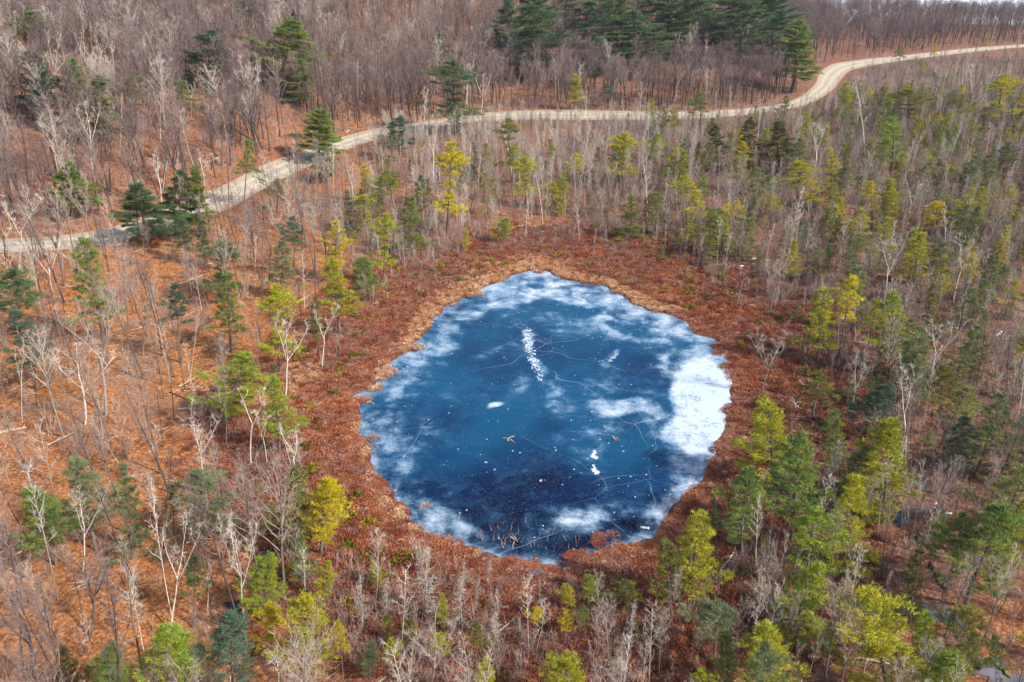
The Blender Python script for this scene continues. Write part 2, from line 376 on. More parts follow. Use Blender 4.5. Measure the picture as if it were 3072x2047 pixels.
for b in [(1625,905,80,125,1.0,0,.42),(1595,980,80,80,.92,0,.5),(1560,845,50,40,.75,0,.5),(1580,1080,60,60,.62,-40,.6),(1520,1190,40,70,.55,35,.6),(1500,1232,50,22,.8,-15,.6),
          (1430,935,80,20,.66,-3,.5),(1390,930,45,26,.62,0,.6),(1500,950,45,24,.55,10,.7),(1390,890,60,28,.35,-10,.8),(1290,930,45,45,.38,30,.8),
          (1340,1190,60,30,.68,-5,.6),(1300,1215,90,50,.18,0,.8),(1440,1165,50,22,.32,0,.8),(1370,1070,45,70,.22,0,.8),
          (1410,740,75,40,.62,5,.5),(1480,760,90,45,.45,15,.7),(1560,760,80,30,.72,20,.6),(1470,700,90,22,.70,15,.6),(1350,690,90,24,.72,5,.6),(1250,665,80,28,.78,0,.6),
          (1160,690,80,26,.60,-12,.6),(1080,720,60,30,.58,-25,.6),(1030,765,55,35,.55,-30,.7),(930,830,60,30,.60,-30,.7),(960,800,60,24,.50,-35,.7),(1000,840,50,18,.25,0,.8),
          (880,960,60,70,.36,0,.8),(905,1050,60,60,.42,0,.8),(960,990,60,50,.24,0,.9),(990,1165,60,30,.55,25,.7),(1060,1215,60,18,.38,12,.7),(1140,1255,60,18,.35,8,.7),
          (1290,770,120,18,.28,-12,.8),(1210,740,70,20,.30,-10,.8),(1130,935,18,7,.7,0,.5),(1190,880,30,20,.25,0,.8),(1000,700,90,40,.4,-35,.9),(900,900,70,50,.42,-40,.9),(1300,700,260,50,.35,5,.8),(1365,1000,90,30,.22,-15,.9),(1400,830,35,12,.45,-45,.8),
          (1270,1270,110,12,.12,0,.8),(1370,1268,50,10,.5,-12,.6),(1150,800,60,12,.2,-25,.9),(1100,880,60,14,.18,10,.9),(1214,785,13,36,.55,-8,.7),(1228,838,13,38,.48,-18,.7),(1250,890,14,30,.3,-25,.8),(1660,880,50,90,.75,0,.5),(1600,1100,34,34,.75,-45,.5),(1572,1150,60,34,.8,-50,.5),(1535,1195,60,32,.8,-60,.5),(1500,1235,50,22,.9,-40,.5),(1630,1050,60,50,.75,-60,.5),(1600,930,110,150,.42,0,.5),(1600,1050,60,60,.4,0,.8),(880,1060,70,80,.25,0,.9)]:
    frost = np.maximum(frost, blob(*b))
clear = np.zeros_like(frost)
for b in [(1420,745,26,9,.8,0,.5),(1330,720,40,14,.6,0,.5),(1455,748,36,12,.8,25,.5),(1300,715,40,10,.5,0,.6),(1250,700,60,9,.55,0,.6),(1160,715,30,9,.5,-10,.6),(1535,900,14,110,.5,12,.6),(1240,650,24,7,.5,0,.5),(1330,668,40,6,.5,0,.6),(1400,715,40,7,.6,15,.6)]:
    clear = np.maximum(clear, blob(*b))
frost = frost*(1-clear)
deep = .43+.35*sstep(1250, 900, QY)*sstep(1300, 700, QX)*0+.75*(fbm(IX/11, IY/11, 71, 5)-.5)*2
deep = deep+.30*sstep(1120, 960, QY)-.35*sstep(1060, 1200, QY)
for b in [(1130,1130,120,45,-.45,-5,.9),(1290,1110,90,60,-.25,0,.9),(1400,1210,90,60,-.35,0,.9),(1200,1230,110,50,-.45,0,.9),(1280,1290,200,40,-.5,0,.9),(1130,820,200,120,.10,0,.9),(1350,960,180,90,.22,0,.9),(1060,930,120,60,.12,0,.9),(1240,1010,60,70,-.30,20,.9)]:
    deep = deep+blob(*b)
shallow = sstep(-6, 0, isd)*sstep(1150, 1280, PY); deep = deep-.5*shallow
deep = np.clip(deep, 0, 1)
spark = np.zeros_like(frost)
def streak(x0, y0, x1, y1, wpx, a):
    ex, ey = x1-x0, y1-y0; L2 = ex*ex+ey*ey
    tt = np.clip(((PX-x0)*ex+(PY-y0)*ey)/L2, 0, 1)
    d = np.hypot(PX-x0-tt*ex, PY-y0-tt*ey)
    return a*np.exp(-(d/wpx)**2)*(1-.5*np.abs(tt-.4))
spark = np.maximum(spark, streak(1212, 765, 1218, 805, 14, .80)); spark = np.maximum(spark, streak(1218, 805, 1240, 868, 13, .66)); spark = np.maximum(spark, streak(1418, 812, 1398, 835, 6, .6))
for a, b, r, s in ((1366,1040,4,1.9),(1362,1048,4,1.9),(1370,1052,4,1.7),(1364,1070,3,1.8),(1366,1078,5,1.9),(1372,1086,5,1.9),(1243,1105,3,1.9),(1118,1062,2.2,1.6),(1487,1140,3,1.5),(1143,935,7,.30),(1228,1235,3,1.2),(1340,1180,0.1,0),(1255,1260,4,.9),(1135,1080,2,1.4)):
    if s: spark = np.maximum(spark, s*np.exp(-(np.hypot(PX-a, PY-b)/r)**2))
me = grid_mesh('pond_ice', ix, iy, 0*IX+.0, M['ice'], {'frost': frost, 'deep': deep, 'spark': spark})
g = obj('frozen_pond', me); g['kind'] = 'structure'

# far lake behind the right crest ---------------------------------------------
lx = np.linspace(60, 2600, 40); ly = np.linspace(660, 4000, 40)
g = obj('frozen_lake', grid_mesh('frozen_lake', lx, ly, np.full((40, 40), -9.0), M['lake'])); g['kind'] = 'structure'

# gravel road ------------------------------------------------------------------
UP = [(-190,556),(-80,556),(0,552),(110,546),(230,530),(330,500),(420,462),(520,425),(600,383),(690,350),(760,325),(850,300),(930,286),(1010,275),(1100,262),(1200,256),(1300,254),(1400,256),(1500,258),(1600,257),(1700,251),(1780,243),(1836,225),(1872,195),(1884,168),(1915,148),(1980,138),(2060,130),(2150,120),(2250,110),(2353,103),(2480,97)]
LO = [(-190,590),(-80,590),(0,585),(110,580),(230,568),(330,540),(440,512),(540,475),(620,430),(710,385),(790,350),(860,325),(940,307),(1020,292),(1100,283),(1200,278),(1300,278),(1400,278),(1500,278),(1600,276),(1700,268),(1790,258),(1860,240),(1912,210),(1932,185),(1955,164),(2005,152),(2075,141),(2160,130),(2255,119),(2353,110),(2480,103)]
def catmull(P, n):
    P = [Vector(p) for p in P]; out = []
    for i in range(len(P)-1):
        a = P[max(i-1, 0)]; b = P[i]; c = P[i+1]; d = P[min(i+2, len(P)-1)]
        for k in range(n):
            t = k/n; out.append(.5*((2*b)+(c-a)*t+(2*a-5*b+4*c-d)*t*t+(3*b-a-3*c+d)*t**3))
    out.append(P[-1]); return out
up = catmull([ground(*p).to_2d() for p in UP], 8); lo = catmull([ground(*p).to_2d() for p in LO], 8)
def strip(name, A, B, n, lift, material, ext=0, extb=None):
    v = []; f = []; e = []; ru = []
    if extb is None: extb = ext
    for i, (a, b) in enumerate(zip(A, B)):
        dr = (b-a).normalized()
        for k in range(n+1):
            t = k/n; ru.append(math.exp(-((t-.33)/.07)**2)+math.exp(-((t-.67)/.07)**2)); q = (a-dr*ext).lerp(b+dr*extb, t)
            v.append((q.x, q.y, gh(q.x, q.y)+.14+lift)); e.append(max(0, abs(t-.5)*2-.72)/.28*1.1)
            if i and k: j = i*(n+1)+k; f.append((j-n-2, j-1, j, j-n-1))
    m = mesh(name, v, f, material, smooth=True); at = m.attributes.new('edge', 'FLOAT', 'POINT'); at.data.foreach_set('value', e); at = m.attributes.new('rut', 'FLOAT', 'POINT'); at.data.foreach_set('value', ru); return m
g = obj('gravel_road', strip('gravel_road', up, lo, 18, .10, M['road'], .0)); g['kind'] = 'structure'
ROADC = np.array([((a+b)/2)[:] for a, b in zip(up, lo)]); ROADW = np.array([(a-b).length/2 for a, b in zip(up, lo)])
def road_clear(x, y, m=1.2):
    d = np.hypot(ROADC[:, 0]-x, ROADC[:, 1]-y)-ROADW; return d.min() > m

# ---------------------------------------------------------------- tree builders
def tube(V, Fc, pts, rad, n=4):
    b0 = len(V); 
    for i, p in enumerate(pts):
        d = (pts[min(i+1, len(pts)-1)]-pts[max(i-1, 0)]).normalized()
        a = d.orthogonal().normalized(); b = d.cross(a)
        if rad[i] < 1e-4: V.append(tuple(p)); continue
        for k in range(n):
            an = 2*math.pi*k/n; q = p+(a*math.cos(an)+b*math.sin(an))*rad[i]; V.append(tuple(q))
    for i in range(len(pts)-1):
        if rad[i+1] < 1e-4:
            tip = b0+(i+1)*n
            for k in range(n): Fc.append((b0+i*n+k, b0+i*n+(k+1) % n, tip))
        else:
            for k in range(n): Fc.append((b0+i*n+k, b0+i*n+(k+1) % n, b0+(i+1)*n+(k+1) % n, b0+(i+1)*n+k))
def sliver(V, Fc, p, q, wd, rr):
    d = (q-p); s = d.cross(Vector((rr.uniform(-1, 1), rr.uniform(-1, 1), rr.uniform(-1, 1)))).normalized()*wd*.5
    b = len(V); V += [tuple(p-s), tuple(p+s), tuple(q)]; Fc.append((b, b+1, b+2))
def bend(rr, p, d, L, n, jit, lift):
    pts = [p.copy()]; d = d.normalized()
    for i in range(n):
        d = (d+Vector((rr.gauss(0, jit), rr.gauss(0, jit), rr.gauss(0, jit)+lift))).normalized()
        pts.append(pts[-1]+d*L/n)
    return pts
def bare_tree(seed, H=14, spread=3.2, fork=.4, nl=18, elev=(35, 62), rt=.12, twigs=8, tw=.022, forks=0, jit=.10, sub=5, lift=.10):
    rr = random.Random(seed); TV = []; TF = []; CV = []; CF = []
    leaders = []
    tp = bend(rr, Vector((0, 0, -.3)), Vector((rr.gauss(0, .04), rr.gauss(0, .04), 1)), H*(fork+.12 if forks else .96)+.3, 9, .035, .04)
    tube(TV, TF, tp, [rt*(1-i/9*.72) if not forks else rt*(1-i/9*.35) for i in range(10)], 6)
    leaders.append((tp, rt, fork if not forks else .8))
    if forks:
        leaders = []
        top = tp[-1]; a0 = rr.uniform(0, 6.28)
        for k in range(forks):
            a = a0+k*6.28/forks+rr.uniform(-.4, .4); st_ = tp[-1-(k % 3)]
            d = Vector((math.cos(a)*.42, math.sin(a)*.42, 1)); L = (H-st_.z)*rr.uniform(.82, 1.02)
            lp = bend(rr, st_, d, L, 7, .07, .05)
            tube(TV, TF, lp, [rt*.55*(1-i/7*.85) for i in range(8)], 5); leaders.append((lp, rt*.55, .1))
    ga = rr.uniform(0, 6.28)
    per = max(4, nl//len(leaders))
    for lp, lr, f0 in leaders:
        for k in range(per):
            t = f0+(1-f0)*((k+.5)/per)**.9*.97; x = t*(len(lp)-1); i = min(int(x), len(lp)-2); p = lp[i].lerp(lp[i+1], x-i)
            ga += 2.4+rr.uniform(-.5, .5); el = math.radians(rr.uniform(*elev)+t*12)
            L = spread*(.35+.95*math.sin(math.pi*min(1, (1-t)*.72+.16)))*rr.uniform(.6, 1.15)
            if forks: L *= .62
            d = Vector((math.cos(ga)*math.cos(el), math.sin(ga)*math.cos(el), math.sin(el)))
            r0 = max(.014, min(lr*.33, lr*(1-t)*.6+.02))
            bp = bend(rr, p, d, L, 5, jit, lift); tube(CV, CF, bp, [r0*(1-j/5*.8) for j in range(6)], 4)
            for s in range(sub):
                y = rr.uniform(.25, 1)*5; j = min(int(y), 4); q = bp[j].lerp(bp[j+1], y-j)
                dd = (d+Vector((rr.gauss(0, .6), rr.gauss(0, .6), rr.gauss(.15, .45)))).normalized()
                sl = L*rr.uniform(.22, .45)*(1.25-y/8); sp = bend(rr, q, dd, sl, 3, jit*1.5, lift*.8)
                r1 = r0*.45; tube(CV, CF, sp, [r1, r1*.7, r1*.45, .0], 3)
                for u in range(twigs):
                    y2 = rr.uniform(.15, 1)*3; j2 = min(int(y2), 2); q2 = sp[j2].lerp(sp[j2+1], y2-j2)
                    e = (dd*.7+Vector((rr.gauss(0, .6), rr.gauss(0, .6), rr.gauss(.25, .45)))).normalized()
                    sliver(CV, CF, q2, q2+e*rr.uniform(.35, 1.0)*(.5+spread*.13), tw*rr.uniform(.7, 1.3), rr)
    return (TV, TF), (CV, CF)
def snag_tree(seed, H=10, wdt=1.6):       # dead lichen-covered spruce
    rr = random.Random(seed); TV = []; TF = []; CV = []; CF = []
    tp = bend(rr, Vector((0, 0, -.3)), Vector((0, 0, 1)), H+.3, 8, .02, .02); tube(TV, TF, tp, [.08*(1-i/8*.85) for i in range(9)], 5)
    for k in range(64):
        t = .22+.76*rr.random(); x = t*8; i = min(int(x), 7); p = tp[i].lerp(tp[i+1], x-i); a = rr.uniform(0, 6.28)
        L = wdt*(1.08-t)*rr.uniform(.5, 1.2); d = Vector((math.cos(a), math.sin(a), rr.uniform(-.35, .3)))
        bp = bend(rr, p, d, L, 4, .16, -.03); tube(CV, CF, bp, [.016, .014, .011, .008, 0], 3)
        for u in range(14):
            y = rr.uniform(.15, 1)*4; j = min(int(y), 3); q = bp[j].lerp(bp[j+1], y-j)
            sliver(CV, CF, q, q+Vector((rr.gauss(0, .22), rr.gauss(0, .22), rr.gauss(-.12, .2))), .020, rr)
    return (TV, TF), (CV, CF)
def pine_tree(seed, H=14, wdt=3.0, cb=.35, shape='cone', dens=1.0, lean=0):
    rr = random.Random(seed); TV = []; TF = []; CV = []; CF = []
    tp = bend(rr, Vector((0, 0, -.4)), Vector((rr.gauss(0, .03), rr.gauss(0, .03), 1)), H*.97+.4, 10, .02, .03)
    tube(TV, TF, tp, [.19*(1-i/10*.9) for i in range(11)], 6)
    t = cb; ga = rr.uniform(0, 6.28); side = rr.uniform(0, 6.28)
    nw = int(12*(1-cb)/.65*(1.15 if shape == 'full' else 1))+3
    for wv in range(nw):
        t = cb+(1-cb)*(wv+rr.uniform(.1, .9))/nw; u = (t-cb)/(1-cb)
        if shape == 'cone': prof = (1-u)**.75*.95+.07
        elif shape == 'round': prof = math.sin(math.pi*min(.97, u*.66+.34))**.8*(1.05-.25*u)
        elif shape == 'full': prof = (.7+1.5*u) if u < .2 else (1-(u-.2)/.8)**.78+.05
        else: prof = (.55+.5*math.sin(u*9+seed))*(1-u)**.45+.12       # layered
        lay = rr.choice([.55, .85, 1, 1.25]) if shape != 'layer' else rr.choice([.45, .8, 1.1, 1.25])
        nb = rr.choice([4, 5, 5, 6])
        for b in range(nb):
            ga += 6.28/nb+rr.uniform(-.35, .35)
            asym = 1+.28*math.cos(ga-side)
            L = max(.35, wdt*prof*lay*asym*rr.uniform(.62, 1.12))
            if rr.random() < .07*(2-u): continue
            x = min(t+rr.uniform(-.012, .012), .985)*10; i = min(int(x), 9); p = tp[i].lerp(tp[i+1], x-i)
            el = math.radians(-8+u*48+rr.uniform(-9, 9)); d = Vector((math.cos(ga)*math.cos(el), math.sin(ga)*math.cos(el), math.sin(el)))
            bp = bend(rr, p, d, L, 4, .07, .05); tube(TV, TF, bp, [.035+.008*L, .03, .022, .014, .008], 3)
            ns = int(max(4, L*6.0*dens))
            for s in range(ns):
                y = (.28+.72*math.sqrt(rr.random()))*4; j = min(int(y), 3); q = bp[j].lerp(bp[j+1], y-j)
                wl = .20+.34*L*(1-y/4*.72)*.55
                lat = d.cross(Vector((0, 0, 1))).normalized()
                c = q+lat*rr.gauss(0, wl)+Vector((0, 0, rr.gauss(.02, .05)))
                od = (d+lat*rr.gauss(0, .6)+Vector((0, 0, .28))).normalized()
                for n_ in range(20):
                    e = (od+Vector((rr.gauss(0, .55), rr.gauss(0, .55), rr.gauss(.15, .42)))).normalized()
                    o_ = c+Vector((rr.gauss(0, .13), rr.gauss(0, .13), rr.gauss(0, .06)))
                    sliver(CV, CF, o_, o_+e*rr.uniform(.18, .44), rr.uniform(.036, .078), rr)
    for k in range(26):                    # feathery leader
        q = tp[-1]+Vector((rr.gauss(0, .12), rr.gauss(0, .12), rr.uniform(-.9, .15)))
        sliver(CV, CF, q, q+Vector((rr.gauss(0, .22), rr.gauss(0, .22), rr.uniform(.2, .5))), .08, rr)
    for k in range(int(10*cb)+2):          # dead stubs below the crown
        tt = rr.uniform(cb*.4, cb); x = tt*10; i = min(int(x), 9); p = tp[i].lerp(tp[i+1], x-i); a = rr.uniform(0, 6.28)
        bp = bend(rr, p, Vector((math.cos(a), math.sin(a), .1)), rr.uniform(.5, 1.6), 3, .1, 0); tube(TV, TF, bp, [.025, .02, .012, 0], 3)
    return (TV, TF), (CV, CF)
class Proto: pass
def make_proto(tc, tm, cm, H, W):
    p = Proto(); p.H = H; p.W = W
    p.trunk = mesh('trunk', tc[0][0], tc[0][1], tm, smooth=True); p.crown = mesh('crown', tc[1][0], tc[1][1], cm)
    p.v = tc; return p
def rw(tc):      # crown width measured
    a = np.array(tc[1][0]); r = np.hypot(a[:, 0], a[:, 1]); return 2*np.percentile(r, 93)
def mk(tc, tm, cm, H): return make_proto(tc, tm, cm, H, rw(tc))
BARE = [mk(bare_tree(100+i, 14, s, f, n, rt=r), M['trunk'], M['twig'], 14) for i, (s, f, n, r) in enumerate([(3.4,.38,22,.14),(3.0,.45,20,.13),(3.8,.34,24,.15),(2.4,.5,18,.11),(2.0,.5,16,.10),(1.6,.45,16,.09),(2.7,.3,22,.12),(3.1,.55,18,.13)])]
VASE = [mk(bare_tree(130+i, 14, 3.2, .34, 22, (48, 68), .15, 8, .022, 4, .09, 6, .08), M['trunk'], M['twig'], 14) for i in range(5)]
SLIM = [mk(bare_tree(150+i, 13, 1.3+.3*i, .42, 15, (30, 55), .085, 6, .022), M['trunk'], M['twig'], 13) for i in range(3)]
BIRCH = [mk(bare_tree(200+i, 14, sp, .40, nl+5, (35, 62), .115, 5, .026, fk, .16, 5, .08), M['birch'], M['birch'], 14) for i, (sp, nl, fk) in enumerate([(3.0,10,3),(2.2,9,2),(1.6,10,0),(3.4,12,3),(2.0,8,2)])]
POLE = [mk(bare_tree(230+i, 13, 1.1+.3*i, .5, 12, (35, 60), .075, 5, .025, 0, .12, 4), M['birch'], M['birch'], 13) for i in range(2)]
SNAG = [mk(snag_tree(260+i, 10, 1.5+.3*i), M['lichen'], M['lichen'], 10) for i in range(3)]
PINE = {}
k = 0
for sh in ('cone', 'round', 'full', 'layer'):
    for cb in (.08, .30, .52):
        PINE[(sh, cb)] = mk(pine_tree(300+k, 14, 3.0, cb, sh), M['pinebark'], M['needles'], 14); k += 1
GROVE = [mk(pine_tree(360+i, 14, 3.0, .22, ('full', 'cone', 'round')[i], 2.3), M['pinebark'], M['needles'], 14) for i in range(3)]

def place(name, proto, base, top, width, crown_name='crown', tone=None, color=None, rz=None):
    """stand a tree from its foot to its tip"""
    ax = (top-base); L = ax.length
    o = bpy.data.objects.new(name, None); C.objects.link(o); o.empty_display_size = .3
    o.location = base
    q = Vector((0, 0, 1)).rotation_difference(ax.normalized())
    o.rotation_mode = 'QUATERNION'; o.rotation_quaternion = q @ Quaternion((0, 0, 1), R.uniform(0, 6.28) if rz is None else rz)
    s = width/proto.W; o.scale = (s, s, L/proto.H)
    for nm, me in (('trunk', proto.trunk), (crown_name, proto.crown)):
        c = obj(nm, me, o)
        if tone is not None: c['tone'] = float(tone)
        if color is not None and nm == crown_name: c.color = color
    return o
def fit(xt, yt, xb, yb, maxlean=.30):
    B = ground(xb, yb); d = ray(xt, yt)
    # closest point on the ray to the vertical above B
    dh = d[:2]; t = (B.x*dh[0]+B.y*dh[1])/(dh@dh)
    T = Vector((d[0]*t, d[1]*t, HCAM+d[2]*t)); h = T.z-B.z
    if h < 2.2: h = 2.2
    if h > 36: h = 36
    off = Vector((T.x-B.x, T.y-B.y, 0))
    if off.length > maxlean*h: off = off.normalized()*maxlean*h
    return B, Vector((B.x, B.y, B.z+h))+off, h
BOXES = []
HEROES = []      # (px x, px y, short description)

